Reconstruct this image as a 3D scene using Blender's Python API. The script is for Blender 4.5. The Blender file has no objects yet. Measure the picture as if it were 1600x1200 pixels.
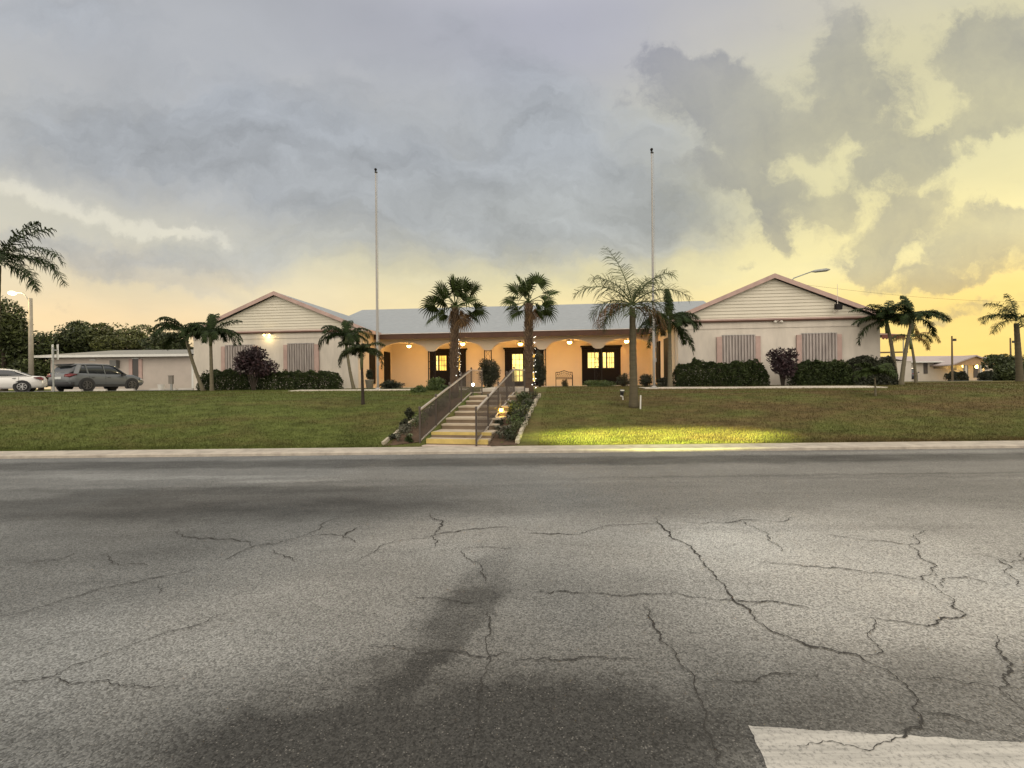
import bpy, bmesh, math, random
from mathutils import Vector, Matrix, noise as mnoise
R = math.radians
S = bpy.context.scene
C = S.collection
random.seed(7)
# ---------------------------------------------------------------- camera
F = 720.0; CAMZ = 1.6; ROLL = R(0.6)
cam = bpy.data.objects.new('camera', bpy.data.cameras.new('camera')); C.objects.link(cam)
cam.location = (0, 0, CAMZ)
cam.rotation_euler = (Matrix.Rotation(R(90), 4, 'X') @ Matrix.Rotation(-ROLL, 4, 'Z')).to_euler()
cam.data.sensor_width = 36; cam.data.lens = 36*F/1600
cam.data.clip_start = 0.05; cam.data.clip_end = 3000
S.camera = cam
cR, sR = math.cos(ROLL), math.sin(ROLL)
def ray(px, py):
    dx, dy = px-800, 600-py
    return (dx*cR+dy*sR)/F, (-dx*sR+dy*cR)/F
def W(px, py, D):
    a, b = ray(px, py); return Vector((a*D, D, CAMZ+b*D))
def G(px, py):
    a, b = ray(px, py); D = -CAMZ/b; return Vector((a*D, D, 0))
# ---------------------------------------------------------------- colour helpers
def lin(c):
    c = c/255
    return c/12.92 if c <= 0.04045 else ((c+0.055)/1.055)**2.4
def rgb(r, g, b): return (lin(r), lin(g), lin(b), 1)
# ---------------------------------------------------------------- world
w = bpy.data.worlds.new('World'); S.world = w; w.use_nodes = True
nt = w.node_tree; nt.nodes.clear()
def nd(t, **k):
    n = nt.nodes.new(t)
    for a, v in k.items(): setattr(n, a, v)
    return n
def lk(a, b): nt.links.new(a, b)
def mth(op, *ins, clamp=False):
    n = nd('ShaderNodeMath', operation=op, use_clamp=clamp)
    for i, v in enumerate(ins):
        if isinstance(v, (int, float)): n.inputs[i].default_value = v
        else: lk(v, n.inputs[i])
    return n.outputs[0]
def vm(op, *ins, out=0):
    n = nd('ShaderNodeVectorMath', operation=op)
    for i, v in enumerate(ins):
        if isinstance(v, (tuple, list)): n.inputs[i].default_value = v[:3]
        elif isinstance(v, (int, float)): n.inputs[3].default_value = v
        else: lk(v, n.inputs[3 if (op == 'SCALE' and i == 1) else i])
    return n.outputs[out]
def dirv(px, py):
    a, b = ray(px, py); return Vector((a, 1, b)).normalized()
tc = nd('ShaderNodeTexCoord'); D0 = tc.outputs['Generated']
def noise_vec(src, scale, detail, rough=0.5, color=True):
    n = nd('ShaderNodeTexNoise'); n.inputs['Scale'].default_value = scale
    n.inputs['Detail'].default_value = detail; n.inputs['Roughness'].default_value = rough
    lk(src, n.inputs['Vector']); return n.outputs['Color' if color else 0]
# flattened cloud-sheet coordinates (a horizontal layer overhead)
sep = nd('ShaderNodeSeparateXYZ'); lk(D0, sep.inputs[0])
zz = mth('ADD', mth('MAXIMUM', sep.outputs[2], 0.0), 0.22)
cmb = nd('ShaderNodeCombineXYZ'); lk(mth('DIVIDE', sep.outputs[0], zz), cmb.inputs[0]); lk(mth('DIVIDE', sep.outputs[1], zz), cmb.inputs[1])
sheet = cmb.outputs[0]
def sep3(v):
    n = nd('ShaderNodeSeparateXYZ'); lk(v, n.inputs[0]); return n.outputs
def comb(a, b, c=0.0):
    n = nd('ShaderNodeCombineXYZ')
    for i, v in enumerate((a, b, c)):
        if isinstance(v, (int, float)): n.inputs[i].default_value = v
        else: lk(v, n.inputs[i])
    return n.outputs[0]
def mrange(v, a, b, c=0.0, d=1.0, smooth=True):
    n = nd('ShaderNodeMapRange', interpolation_type='SMOOTHSTEP' if smooth else 'LINEAR'); lk(v, n.inputs[0])
    for i, q in enumerate((a, b, c, d)): n.inputs[i+1].default_value = q
    return n.outputs[0]
def mixrgb(f, a, b):
    n = nd('ShaderNodeMix', data_type='RGBA')
    for k, v in ((0, f), (6, a), (7, b)):
        if isinstance(v, (int, float)): n.inputs[k].default_value = v
        elif isinstance(v, tuple): n.inputs[k].default_value = tuple(v[:3])+(1,)
        else: lk(v, n.inputs[k])
    return n.outputs[2]
# direction expressed on the plane one unit to the north (x east, z up)
dx_, dy_, dz_ = sep.outputs[0], sep.outputs[1], sep.outputs[2]
yy = mth('MAXIMUM', dy_, 0.12)
Q = comb(mth('DIVIDE', dx_, yy), mth('DIVIDE', dz_, yy))
nQ1 = vm('SUBTRACT', noise_vec(Q, 1.6, 6, .6), (.5, .5, .5)); nQ2 = vm('SUBTRACT', noise_vec(Q, 6.0, 8, .64), (.5, .5, .5))
QW = vm('ADD', Q, vm('ADD', vm('SCALE', nQ1, 0.26), vm('SCALE', nQ2, 0.17)))
def ramp(stops):
    n = nd('ShaderNodeValToRGB'); cr = n.color_ramp; cr.interpolation = 'EASE'
    el = []
    for py, c in stops:
        b = (600-py)/F; el.append((b/math.sqrt(1+b*b), tuple(lin(v) for v in c)+(1,)))
    el.sort(); cr.elements[0].position = el[0][0]; cr.elements[0].color = el[0][1]; cr.elements[1].position = el[-1][0]; cr.elements[1].color = el[-1][1]
    for p, c in el[1:-1]: e = cr.elements.new(p); e.color = c
    lk(elw, n.inputs[0]); return n.outputs[0]
elw = mth('ADD', dz_, mth('MULTIPLY', sep3(nQ1)[1], 0.10))
rl = ramp([(600,(242,212,158)),(530,(240,212,160)),(470,(222,207,168)),(410,(198,194,172)),(340,(184,183,172)),(180,(170,172,170)),(0,(160,162,162))])
rc = ramp([(600,(242,218,152)),(500,(238,217,155)),(430,(222,211,158)),(350,(190,187,160)),(220,(176,177,168)),(80,(168,169,172)),(0,(164,165,170))])
rr = ramp([(600,(250,212,118)),(520,(249,218,128)),(440,(240,226,160)),(340,(222,214,162)),(220,(203,197,157)),(100,(192,187,165)),(0,(182,180,166))])
az_ = mth('ADD', sep3(Q)[0], mth('MULTIPLY', sep3(nQ1)[0], 0.5))
base = mixrgb(mrange(az_, -.65, .12), rl, rc); base = mixrgb(mrange(az_, .10, .85), base, rr)
base = vm('MULTIPLY', base, (.88, .885, .965))
def field(bl, src, gs=1.0):
    acc = None
    for px, py, rx, ry, rot, amp in bl:
        a, b = ray(px, py); mp = nd('ShaderNodeMapping', vector_type='TEXTURE'); lk(src, mp.inputs[0])
        mp.inputs[1].default_value = (a, b, 0); mp.inputs[2].default_value = (0, 0, R(rot)); mp.inputs[3].default_value = (rx*gs/F, ry*gs/F, 1)
        l = vm('LENGTH', mp.outputs[0], out=1)
        g = mth('MULTIPLY', mth('EXPONENT', mth('MULTIPLY', mth('MULTIPLY', l, l), -1.0)), amp); acc = g if acc is None else mth('ADD', acc, g)
    return acc
soft = field([(380,235,330,75,-12,.75),(640,250,260,75,-14,.55),(110,215,190,55,-8,.6),(90,40,110,30,-5,.6),(230,400,210,24,-4,.55),(500,385,210,34,-6,.5),(720,345,210,45,-10,.45),(900,310,160,70,-18,.75),
  (860,200,120,60,-25,.55),(480,60,160,35,-12,.22),(760,90,120,40,-30,.35),(300,440,140,12,-8,.3),(1010,300,110,80,-10,.45),(30,380,90,20,0,.3),(1000,200,120,30,-30,.3)], QW, 1.18)
puff = field([(1130,140,80,48,-20,.9),(1065,108,55,26,-10,.6),(1170,205,80,48,-25,.85),(1075,185,60,34,-30,.6),(1295,85,42,55,10,.85),(1325,150,66,48,-15,.85),(1320,212,75,36,10,.7),(1240,215,60,26,0,.5),
  (1545,60,80,60,10,.85),(1565,150,95,62,35,.85),(1500,205,70,30,30,.5),(1395,268,55,40,-25,.8),(1340,300,60,24,15,.55),(1210,320,32,40,-20,.75),(1218,372,34,22,0,.65),(1382,372,66,36,25,.95),(1345,415,36,20,20,.7),
  (1540,378,95,40,12,1.05),(1600,360,70,40,0,.8),(1425,330,50,16,10,.7),(1490,440,120,16,4,.8),(1450,420,50,10,0,.4),(1560,474,90,12,8,.6),(1500,500,60,8,5,.45),(1075,262,70,36,-20,.5),(1140,400,26,10,0,.4),(990,160,40,16,-20,.3),(930,155,16,22,0,.35),(1180,290,120,26,-10,.35),(1480,110,60,40,20,.3),(1440,240,50,30,0,.35),(1280,330,50,24,10,.4),(1110,340,60,24,-20,.3)], QW, 1.03)
light = field([(270,346,90,15,-9,.9),(150,322,95,17,-12,.7),(45,296,75,19,-8,.7),(330,352,60,8,-4,.4),(470,140,70,24,-25,.40),(300,120,60,30,-30,.3),(560,120,50,22,-20,.32),(640,445,120,16,0,.35),(720,395,80,12,6,.4),(60,70,90,12,-25,.25)], QW)
fl = noise_vec(comb(mth('MULTIPLY', sep3(QW)[0], 1.0), mth('MULTIPLY', sep3(QW)[1], 2.3)), 2.6, 9, .6, color=False)
ff = noise_vec(QW, 7.0, 10, .66, color=False)
ms = mrange(mth('ADD', soft, mth('MULTIPLY', mth('SUBTRACT', fl, .5), 1.25)), -.05, 1.08)
mp_ = mrange(mth('ADD', puff, mth('MULTIPLY', mth('SUBTRACT', ff, .5), 1.9)), .22, .72)
mp2 = mth('MULTIPLY', mp_, mth('ADD', .72, mth('MULTIPLY', mth('SUBTRACT', noise_vec(QW, 4.0, 6, .6, color=False), .5), 1.3)), clamp=True)
front = mrange(dy_, .05, .35)
softc = vm('SCALE', vm('ADD', vm('MULTIPLY', base, (.20, .20, .21)), (.222, .242, .266)), mth('ADD', 1.0, mth('MULTIPLY', mth('SUBTRACT', noise_vec(comb(mth('ADD', sep3(QW)[0], mth('MULTIPLY', sep3(QW)[1], .6)), mth('MULTIPLY', sep3(QW)[1], 2.2)), 4.0, 8, .62, color=False), .5), 1.25)))
c1 = mixrgb(mth('MULTIPLY', mth('MULTIPLY', ms, .88), front), base, softc)
c1 = vm('ADD', c1, vm('SCALE', (.11, .10, .075), mth('MULTIPLY', mrange(mth('ADD', light, mth('MULTIPLY', mth('SUBTRACT', ff, .5), .7)), .15, .9), front)))
puffc = vm('ADD', vm('MULTIPLY', base, (.38, .38, .48)), (.095, .102, .092))
c2 = mixrgb(mth('MULTIPLY', mp2, front), c1, puffc)
ns = noise_vec(sheet, 1.1, 7, 0.55, color=False)
var = mth('ADD', mth('MULTIPLY', mth('SUBTRACT', ns, 0.5), 0.42), 1.0)
c3 = vm('SCALE', c2, var)
# brightness added to the unseen sky overhead and behind the camera as fill light
up = mrange(dz_, .60, .90); bk = mrange(mth('MULTIPLY', dy_, -1.0), -.25, .5)
c4 = mixrgb(up, c3, (1.12, 1.07, 1.0)); c4 = mixrgb(bk, c4, (1.5, 1.35, 1.17))
col = mixrgb(mrange(mth('MULTIPLY', dz_, -1.0), .0, .2), c4, (.10, .10, .09))
sky = nd('ShaderNodeTexSky', sky_type='NISHITA'); sky.sun_disc = False
SUN_EL, SUN_AZ = 5.0, 46.0
sky.sun_elevation = R(SUN_EL); sky.sun_rotation = R(SUN_AZ)
bg = nd('ShaderNodeBackground'); bg.inputs[1].default_value = 1.0
lk(vm('ADD', col, vm('SCALE', sky.outputs[0], 0.0006)), bg.inputs[0])
wo = nd('ShaderNodeOutputWorld'); lk(bg.outputs[0], wo.inputs[0])
w.cycles.sampling_method = 'MANUAL'; w.cycles.sample_map_resolution = 512
# sun: low, veiled by cloud, beyond the right end of the building
sl = bpy.data.lights.new('sun', 'SUN'); sl.energy = 0.6; sl.angle = R(12); sl.color = (1, .82, .55)
so = bpy.data.objects.new('sun', sl); C.objects.link(so)
sd = Vector((math.sin(R(SUN_AZ))*math.cos(R(SUN_EL)), math.cos(R(SUN_AZ))*math.cos(R(SUN_EL)), math.sin(R(SUN_EL))))
so.rotation_euler = sd.to_track_quat('Z', 'Y').to_euler()
# dipped headlights of a car waiting behind the camera
hl = bpy.data.lights.new('headlight_beam', 'SPOT'); hl.energy = 150000; hl.color = (.90, .95, .24); hl.spot_size = R(27); hl.spot_blend = .7; hl.shadow_soft_size = .08
ho = bpy.data.objects.new('headlight_beam', hl); C.objects.link(ho)
ho.location = (3.2, -4.5, .72)
ho.rotation_euler = (Vector(ho.location)-Vector((3.75, 11.7, .22))).to_track_quat('Z', 'Y').to_euler(); ho.scale = (1, .055, 1)
S.view_settings.view_transform = 'Standard'; S.view_settings.look = 'None'; S.view_settings.exposure = 0.38; S.view_settings.gamma = 1
S.cycles.max_bounces = 6; S.cycles.transparent_max_bounces = 12; S.cycles.use_denoising = True
# ---------------------------------------------------------------- materials
MATS = {}
def M(name, col, rough=.7, var=.12, scale=3.0, bump=0.0, bscale=40.0, metal=0.0, spec=.4, col2=None, island=0.0, emit=None, estr=0, trans=0.0, stretch=None):
    if name in MATS: return MATS[name]
    m = bpy.data.materials.new(name); m.use_nodes = True; t = m.node_tree; b = t.nodes['Principled BSDF']
    b.inputs['Roughness'].default_value = rough; b.inputs['Metallic'].default_value = metal
    b.inputs['Specular IOR Level'].default_value = spec
    c = tuple(col[:3])+(1,)
    c2 = tuple(col2[:3])+(1,) if col2 else tuple(x*(1-var) for x in c[:3])+(1,)
    co = t.nodes.new('ShaderNodeTexCoord'); src = co.outputs['Object']
    if stretch:
        mp = t.nodes.new('ShaderNodeMapping'); mp.inputs['Scale'].default_value = stretch; t.links.new(src, mp.inputs[0]); src = mp.outputs[0]
    n = t.nodes.new('ShaderNodeTexNoise'); n.inputs['Scale'].default_value = scale; n.inputs['Detail'].default_value = 6; n.inputs['Roughness'].default_value = .62
    t.links.new(src, n.inputs['Vector'])
    r = t.nodes.new('ShaderNodeMapRange'); r.inputs[1].default_value = .32; r.inputs[2].default_value = .68; t.links.new(n.outputs[0], r.inputs[0])
    mx = t.nodes.new('ShaderNodeMix'); mx.data_type = 'RGBA'; mx.inputs[6].default_value = c; mx.inputs[7].default_value = c2
    t.links.new(r.outputs[0], mx.inputs[0]); out = mx.outputs[2]
    if island:
        g = t.nodes.new('ShaderNodeNewGeometry'); hs = t.nodes.new('ShaderNodeHueSaturation')
        mm = t.nodes.new('ShaderNodeMapRange'); mm.inputs[3].default_value = 1-island; mm.inputs[4].default_value = 1+island
        t.links.new(g.outputs['Random Per Island'], mm.inputs[0]); t.links.new(mm.outputs[0], hs.inputs['Value']); t.links.new(out, hs.inputs['Color']); out = hs.outputs[0]
    t.links.new(out, b.inputs['Base Color'])
    if bump:
        n2 = t.nodes.new('ShaderNodeTexNoise'); n2.inputs['Scale'].default_value = bscale; n2.inputs['Detail'].default_value = 4; t.links.new(src, n2.inputs['Vector'])
        bp = t.nodes.new('ShaderNodeBump'); bp.inputs['Strength'].default_value = bump; bp.inputs['Distance'].default_value = .01; t.links.new(n2.outputs[0], bp.inputs['Height']); t.links.new(bp.outputs[0], b.inputs['Normal'])
    if emit:
        b.inputs['Emission Color'].default_value = tuple(emit[:3])+(1,); b.inputs['Emission Strength'].default_value = estr
        if estr > 0 and name.startswith('pane'):
            n3 = t.nodes.new('ShaderNodeTexNoise'); n3.inputs['Scale'].default_value = 2.2; n3.inputs['Detail'].default_value = 3
            t.links.new(co.outputs['Object'], n3.inputs['Vector'])
            r3 = t.nodes.new('ShaderNodeMapRange'); r3.inputs[1].default_value = .35; r3.inputs[2].default_value = .65; r3.inputs[3].default_value = estr*.45; r3.inputs[4].default_value = estr*1.15
            t.links.new(n3.outputs[0], r3.inputs[0]); t.links.new(r3.outputs[0], b.inputs['Emission Strength'])
    if trans: b.inputs['Transmission Weight'].default_value = trans
    MATS[name] = m; return m
# ---------------------------------------------------------------- mesh builder
class MB:
    def __init__(s, smooth=False): s.v = []; s.f = []; s.smooth = smooth
    def add(s, vs, fs):
        o = len(s.v); s.v += [tuple(v) for v in vs]; s.f += [tuple(i+o for i in f) for f in fs]; return s
    def box(s, x0, x1, y0, y1, z0, z1):
        return s.add([(x0,y0,z0),(x1,y0,z0),(x1,y1,z0),(x0,y1,z0),(x0,y0,z1),(x1,y0,z1),(x1,y1,z1),(x0,y1,z1)],
                     [(0,3,2,1),(4,5,6,7),(0,1,5,4),(1,2,6,5),(2,3,7,6),(3,0,4,7)])
    def prism(s, pts, d):  # planar polygon extruded by vector d
        n = len(pts); d = Vector(d); p = [Vector(q) for q in pts]
        return s.add(p+[q+d for q in p], [tuple(range(n))[::-1], tuple(range(n, 2*n))]+[(i, (i+1) % n, (i+1) % n+n, i+n) for i in range(n)])
    def tube(s, pts, rad, n=8, cap=True):
        pts = [Vector(p) for p in pts]; m = len(pts)
        if not isinstance(rad, (list, tuple)): rad = [rad]*m
        o = len(s.v); ref = Vector((0, 0, 1)); prev = None
        for i, p in enumerate(pts):
            t = (pts[min(i+1, m-1)]-pts[max(i-1, 0)]).normalized()
            a = prev if prev else (Vector((1, 0, 0)) if abs(t.z) > .9 else ref)
            x = (a-t*a.dot(t))
            if x.length < 1e-4: x = t.orthogonal()
            x.normalize(); prev = x; y = t.cross(x)
            for k in range(n):
                q = 2*math.pi*k/n; s.v.append(tuple(p+(x*math.cos(q)+y*math.sin(q))*rad[i]))
        for i in range(m-1):
            for k in range(n):
                s.f.append((o+i*n+k, o+i*n+(k+1) % n, o+(i+1)*n+(k+1) % n, o+(i+1)*n+k))
        if cap: s.f.append(tuple(o+k for k in range(n))[::-1]); s.f.append(tuple(o+(m-1)*n+k for k in range(n)))
        return s
    def bar(s, a, b, wd, h=None):  # rectangular bar
        a = Vector(a); b = Vector(b); h = h or wd; t = (b-a).normalized()
        up = Vector((0, 0, 1)) if abs(t.z) < .95 else Vector((0, 1, 0))
        x = t.cross(up).normalized()*wd/2; y = x.normalized().cross(t)*h/2
        return s.add([a-x-y,a+x-y,a+x+y,a-x+y,b-x-y,b+x-y,b+x+y,b-x+y],[(0,1,2,3),(7,6,5,4),(0,4,5,1),(1,5,6,2),(2,6,7,3),(3,7,4,0)])
    def sph(s, c, r, n=10, sz=1.0):
        c = Vector(c); o = len(s.v); m = n//2+1
        for i in range(1, m):
            th = math.pi*i/m
            for k in range(n):
                q = 2*math.pi*k/n; s.v.append((c.x+r*math.sin(th)*math.cos(q), c.y+r*math.sin(th)*math.sin(q), c.z+r*sz*math.cos(th)))
        t = len(s.v); s.v.append((c.x, c.y, c.z+r*sz)); s.v.append((c.x, c.y, c.z-r*sz))
        for i in range(m-2):
            for k in range(n): s.f.append((o+i*n+k, o+(i+1)*n+k, o+(i+1)*n+(k+1) % n, o+i*n+(k+1) % n))
        for k in range(n): s.f.append((t, o+k, o+(k+1) % n)); s.f.append((t+1, o+(m-2)*n+(k+1) % n, o+(m-2)*n+k))
        return s
    def lathe(s, c, prof, n=12, axis='z'):
        o = len(s.v); m = len(prof)
        for r, h in prof:
            for k in range(n):
                q = 2*math.pi*k/n; a, b = r*math.cos(q), r*math.sin(q)
                s.v.append((c[0]+a, c[1]+b, c[2]+h) if axis == 'z' else (c[0]+a, c[1]+h, c[2]+b))
        for i in range(m-1):
            for k in range(n): s.f.append((o+i*n+k, o+i*n+(k+1) % n, o+(i+1)*n+(k+1) % n, o+(i+1)*n+k))
        s.f.append(tuple(o+k for k in range(n))[::-1]); s.f.append(tuple(o+(m-1)*n+k for k in range(n)))
        return s
ORG = {}
def part(name, mb, mat, parent=None):
    o3 = ORG.get(parent.name, Vector((0, 0, 0))) if parent else Vector((0, 0, 0))
    me = bpy.data.meshes.new(name)
    vs = [(v[0]-o3.x, v[1]-o3.y, v[2]-o3.z) for v in mb.v] if parent else mb.v
    me.from_pydata(vs, [], mb.f); me.materials.append(mat)
    if mb.smooth: me.polygons.foreach_set('use_smooth', [True]*len(me.polygons))
    me.update()
    ob = bpy.data.objects.new(name, me); C.objects.link(ob)
    if parent: ob.parent = parent; ORG[ob.name] = o3
    return ob
def thing(name, label, cat, loc=(0, 0, 0), group=None, local=False, rz=0):
    o = bpy.data.objects.new(name, None); o.empty_display_size = .2; C.objects.link(o); o.location = loc; o.rotation_euler = (0, 0, rz)
    o['label'] = label; o['category'] = cat
    if group: o['group'] = group
    if not local: ORG[o.name] = Vector(loc)
    return o
def tag(o, label, cat, group=None):
    o['label'] = label; o['category'] = cat
    if group: o['group'] = group
    return o
def struct(name, mb, mat):
    o = part(name, mb, mat); o['kind'] = 'structure'; return o
def plamp(parent, loc, power, colr, rad=.06):
    l = bpy.data.lights.new('bulb_light', 'POINT'); l.energy = power; l.color = colr; l.shadow_soft_size = rad
    o = bpy.data.objects.new('bulb_light', l); C.objects.link(o)
    o3 = ORG.get(parent.name, Vector((0, 0, 0))); o.location = Vector(loc)-o3; o.parent = parent; return o
def lerp(a, b, t): return a+(b-a)*t
def interp(x, T):
    if x <= T[0][0]: return T[0][1]
    for (a, b), (c, d) in zip(T, T[1:]):
        if x <= c: return b+(d-b)*(x-a)/(c-a)
    return T[-1][1]
PROF = [(11.28,.085),(11.6,.14),(12.95,.54),(14.05,.83),(15.15,1.09),(16,1.195),(17.2,1.27),(18.5,1.325),(20,1.38),(22,1.42),(24,1.43),(3000,1.43)]
def gz(x, y):
    z = interp(y, PROF)
    if 11.3 < y < 17.4 and -3 < x < 1.5:
        dx, dy = x+1.40, y-11.5; lx = dx*math.cos(R(12))-dy*math.sin(R(12)); ly = dx*math.sin(R(12))+dy*math.cos(R(12))
        if abs(lx) < .80 and -.3 < ly < 6.2: return min(z, .09+max(0, ly)*.287-.12 if ly > 0 else .03)
    if 12 < y < 24: z += .022*mnoise.noise(Vector((x*.35, y*.5, 1)))*min(1, (y-12)/1.5)*(1 if y < 20 else (24-y)/4)
    return z
# ================================================================ ground
def mat_tree(name):
    m = bpy.data.materials.new(name); m.use_nodes = True; return m, m.node_tree, m.node_tree.nodes['Principled BSDF']
class T:  # small node helper for a tree
    def __init__(s, t): s.t = t
    def n(s, ty, **k):
        x = s.t.nodes.new(ty)
        for a, v in k.items(): setattr(x, a, v)
        return x
    def put(s, sock, v):
        if isinstance(v, (int, float)): sock.default_value = v
        elif isinstance(v, (tuple, list)):
            try: sock.default_value = v
            except Exception: sock.default_value = tuple(v)[:3]
        else: s.t.links.new(v, sock)
    def m(s, op, *ins, clamp=False):
        x = s.n('ShaderNodeMath', operation=op, use_clamp=clamp)
        for i, v in enumerate(ins): s.put(x.inputs[i], v)
        return x.outputs[0]
    def noise(s, v, sc, det=5, ro=.6, col=False):
        x = s.n('ShaderNodeTexNoise'); s.put(x.inputs['Vector'], v); x.inputs['Scale'].default_value = sc; x.inputs['Detail'].default_value = det; x.inputs['Roughness'].default_value = ro
        return x.outputs['Color' if col else 0]
    def mr(s, v, a, b, c=0., d=1., smooth=False):
        x = s.n('ShaderNodeMapRange'); 
        if smooth: x.interpolation_type = 'SMOOTHSTEP'
        s.put(x.inputs[0], v)
        for i, q in enumerate((a, b, c, d)): x.inputs[i+1].default_value = q
        return x.outputs[0]
    def mix(s, f, a, b, bt='MIX'):
        x = s.n('ShaderNodeMix', data_type='RGBA', blend_type=bt); s.put(x.inputs[0], f); s.put(x.inputs[6], a); s.put(x.inputs[7], b); return x.outputs[2]
    def map(s, v, loc=(0,0,0), sc=(1,1,1), rz=0):
        x = s.n('ShaderNodeMapping'); s.put(x.inputs[0], v); x.inputs[1].default_value = loc; x.inputs[2].default_value = (0, 0, rz); x.inputs[3].default_value = sc; return x.outputs[0]
# --- asphalt
am, at_, ab = mat_tree('asphalt'); t = T(at_)
oc = t.n('ShaderNodeTexCoord').outputs['Object']
warp = t.n('ShaderNodeVectorMath', operation='SCALE'); nn = t.noise(oc, 1.6, 6, .65, True)
sub = t.n('ShaderNodeVectorMath', operation='SUBTRACT'); t.put(sub.inputs[0], nn); sub.inputs[1].default_value = (.5, .5, .5)
t.put(warp.inputs[0], sub.outputs[0]); warp.inputs[3].default_value = .55
wv = t.n('ShaderNodeVectorMath', operation='ADD'); t.put(wv.inputs[0], oc); t.put(wv.inputs[1], warp.outputs[0])
w2 = t.n('ShaderNodeVectorMath', operation='MULTIPLY_ADD'); t.put(w2.inputs[0], t.noise(oc, 11, 5, .75, True)); w2.inputs[1].default_value = (.30,.30,0); t.put(w2.inputs[2], wv.outputs[0]); wv = w2.outputs[0]
def stain_shade_light(cx, cy, rx, ry, amp, rot=0, sharp=False):
    # elliptical patch: stains, painted shadow, painted light; centre in metres on the lot
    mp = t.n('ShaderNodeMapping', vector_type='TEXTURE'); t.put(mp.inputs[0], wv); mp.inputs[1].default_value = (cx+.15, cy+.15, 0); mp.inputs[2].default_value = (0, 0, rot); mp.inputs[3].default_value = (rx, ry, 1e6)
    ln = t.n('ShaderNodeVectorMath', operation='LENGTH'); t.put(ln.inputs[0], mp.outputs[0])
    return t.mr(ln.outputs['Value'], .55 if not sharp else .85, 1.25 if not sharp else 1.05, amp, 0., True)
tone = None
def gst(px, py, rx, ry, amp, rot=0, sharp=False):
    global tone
    g = G(px, py); s_ = stain_shade_light(g.x, g.y, rx, ry, amp, rot, sharp)
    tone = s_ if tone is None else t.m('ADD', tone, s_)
STAINS_SHADE_LIGHT = [(560,1120,.80,.55,-.36),(685,985,.27,.75,-.22,-.34,True),(520,1185,1.1,.3,-.28),(860,1160,.9,.40,-.30),(700,1080,1.0,.5,-.2),(740,930,.22,1.2,-.38,-.25),(200,785,4.8,1.1,-.50),(500,800,2.5,.7,-.2),(120,850,1.8,.7,-.2),(60,1190,.5,.3,.15),  # bottom-centre darks are a cast shadow painted into the asphalt
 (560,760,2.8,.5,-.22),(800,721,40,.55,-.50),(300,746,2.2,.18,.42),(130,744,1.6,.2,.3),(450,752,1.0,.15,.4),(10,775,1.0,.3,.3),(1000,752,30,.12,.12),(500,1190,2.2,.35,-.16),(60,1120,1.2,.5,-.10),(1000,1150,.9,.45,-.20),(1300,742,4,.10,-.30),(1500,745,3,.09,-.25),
 (1300,885,2.0,1.6,.62),(1520,850,2.8,1.6,.62),(1160,860,.6,.8,.25),(900,840,2.4,1.0,.34),(1420,930,1.5,.9,.25),(1050,830,1.2,.4,.12),(1150,735,9,.5,.1),(1450,960,1.4,.5,.16),(1250,826,2.0,.12,-.3),(1000,1080,1.0,.5,-.1),(1100,960,.9,.5,.08),  # pale right-hand patches are lamplight painted into the asphalt
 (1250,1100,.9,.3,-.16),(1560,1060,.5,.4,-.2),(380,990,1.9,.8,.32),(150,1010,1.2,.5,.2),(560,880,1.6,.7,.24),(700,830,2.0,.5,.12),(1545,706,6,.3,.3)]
for a in STAINS_SHADE_LIGHT: gst(*a)
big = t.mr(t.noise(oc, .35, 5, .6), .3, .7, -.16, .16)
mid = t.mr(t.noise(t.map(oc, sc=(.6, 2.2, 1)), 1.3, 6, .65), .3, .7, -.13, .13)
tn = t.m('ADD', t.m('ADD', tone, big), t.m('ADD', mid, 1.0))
grit = t.noise(oc, 95, 5, .85)
vor = t.n('ShaderNodeTexVoronoi'); t.put(vor.inputs['Vector'], oc); vor.inputs['Scale'].default_value = 105
vsep = t.n('ShaderNodeSeparateColor'); t.put(vsep.inputs[0], vor.outputs['Color'])
stone = t.mr(vsep.outputs[0], 0, 1, .5, 1.5)
pale = t.m('MULTIPLY', t.mr(vsep.outputs[1], .80, .90), t.mr(vor.outputs['Distance'], .25, .5, 1, 0))
pit = t.m('MULTIPLY', t.mr(t.noise(oc, 38, 3, .7), .60, .70), .62)
g0 = t.m('ADD', 1.0, t.m('MULTIPLY', t.mr(grit, .32, .68, -.42, .42), t.mr(t.noise(oc, .9, 4, .6), .35, .65, .5, 1.2)))
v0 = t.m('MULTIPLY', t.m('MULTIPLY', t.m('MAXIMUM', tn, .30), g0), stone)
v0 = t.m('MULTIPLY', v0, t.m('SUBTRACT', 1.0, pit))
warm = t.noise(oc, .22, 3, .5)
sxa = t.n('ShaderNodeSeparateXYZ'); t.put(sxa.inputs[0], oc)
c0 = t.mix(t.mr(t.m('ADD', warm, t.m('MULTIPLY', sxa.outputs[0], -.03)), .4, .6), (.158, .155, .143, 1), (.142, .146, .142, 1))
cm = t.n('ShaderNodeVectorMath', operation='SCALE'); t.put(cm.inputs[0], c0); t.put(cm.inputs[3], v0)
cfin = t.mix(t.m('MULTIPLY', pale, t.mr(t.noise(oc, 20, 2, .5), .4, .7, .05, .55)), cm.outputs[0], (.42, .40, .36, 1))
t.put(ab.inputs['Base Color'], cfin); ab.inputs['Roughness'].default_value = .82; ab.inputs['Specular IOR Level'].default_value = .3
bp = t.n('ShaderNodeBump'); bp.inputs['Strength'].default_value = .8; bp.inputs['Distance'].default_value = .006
t.put(bp.inputs['Height'], t.m('ADD', t.m('MULTIPLY', vor.outputs['Distance'], -1.0), t.m('MULTIPLY', grit, 1.2))); t.put(ab.inputs['Normal'], bp.outputs[0])
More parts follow.
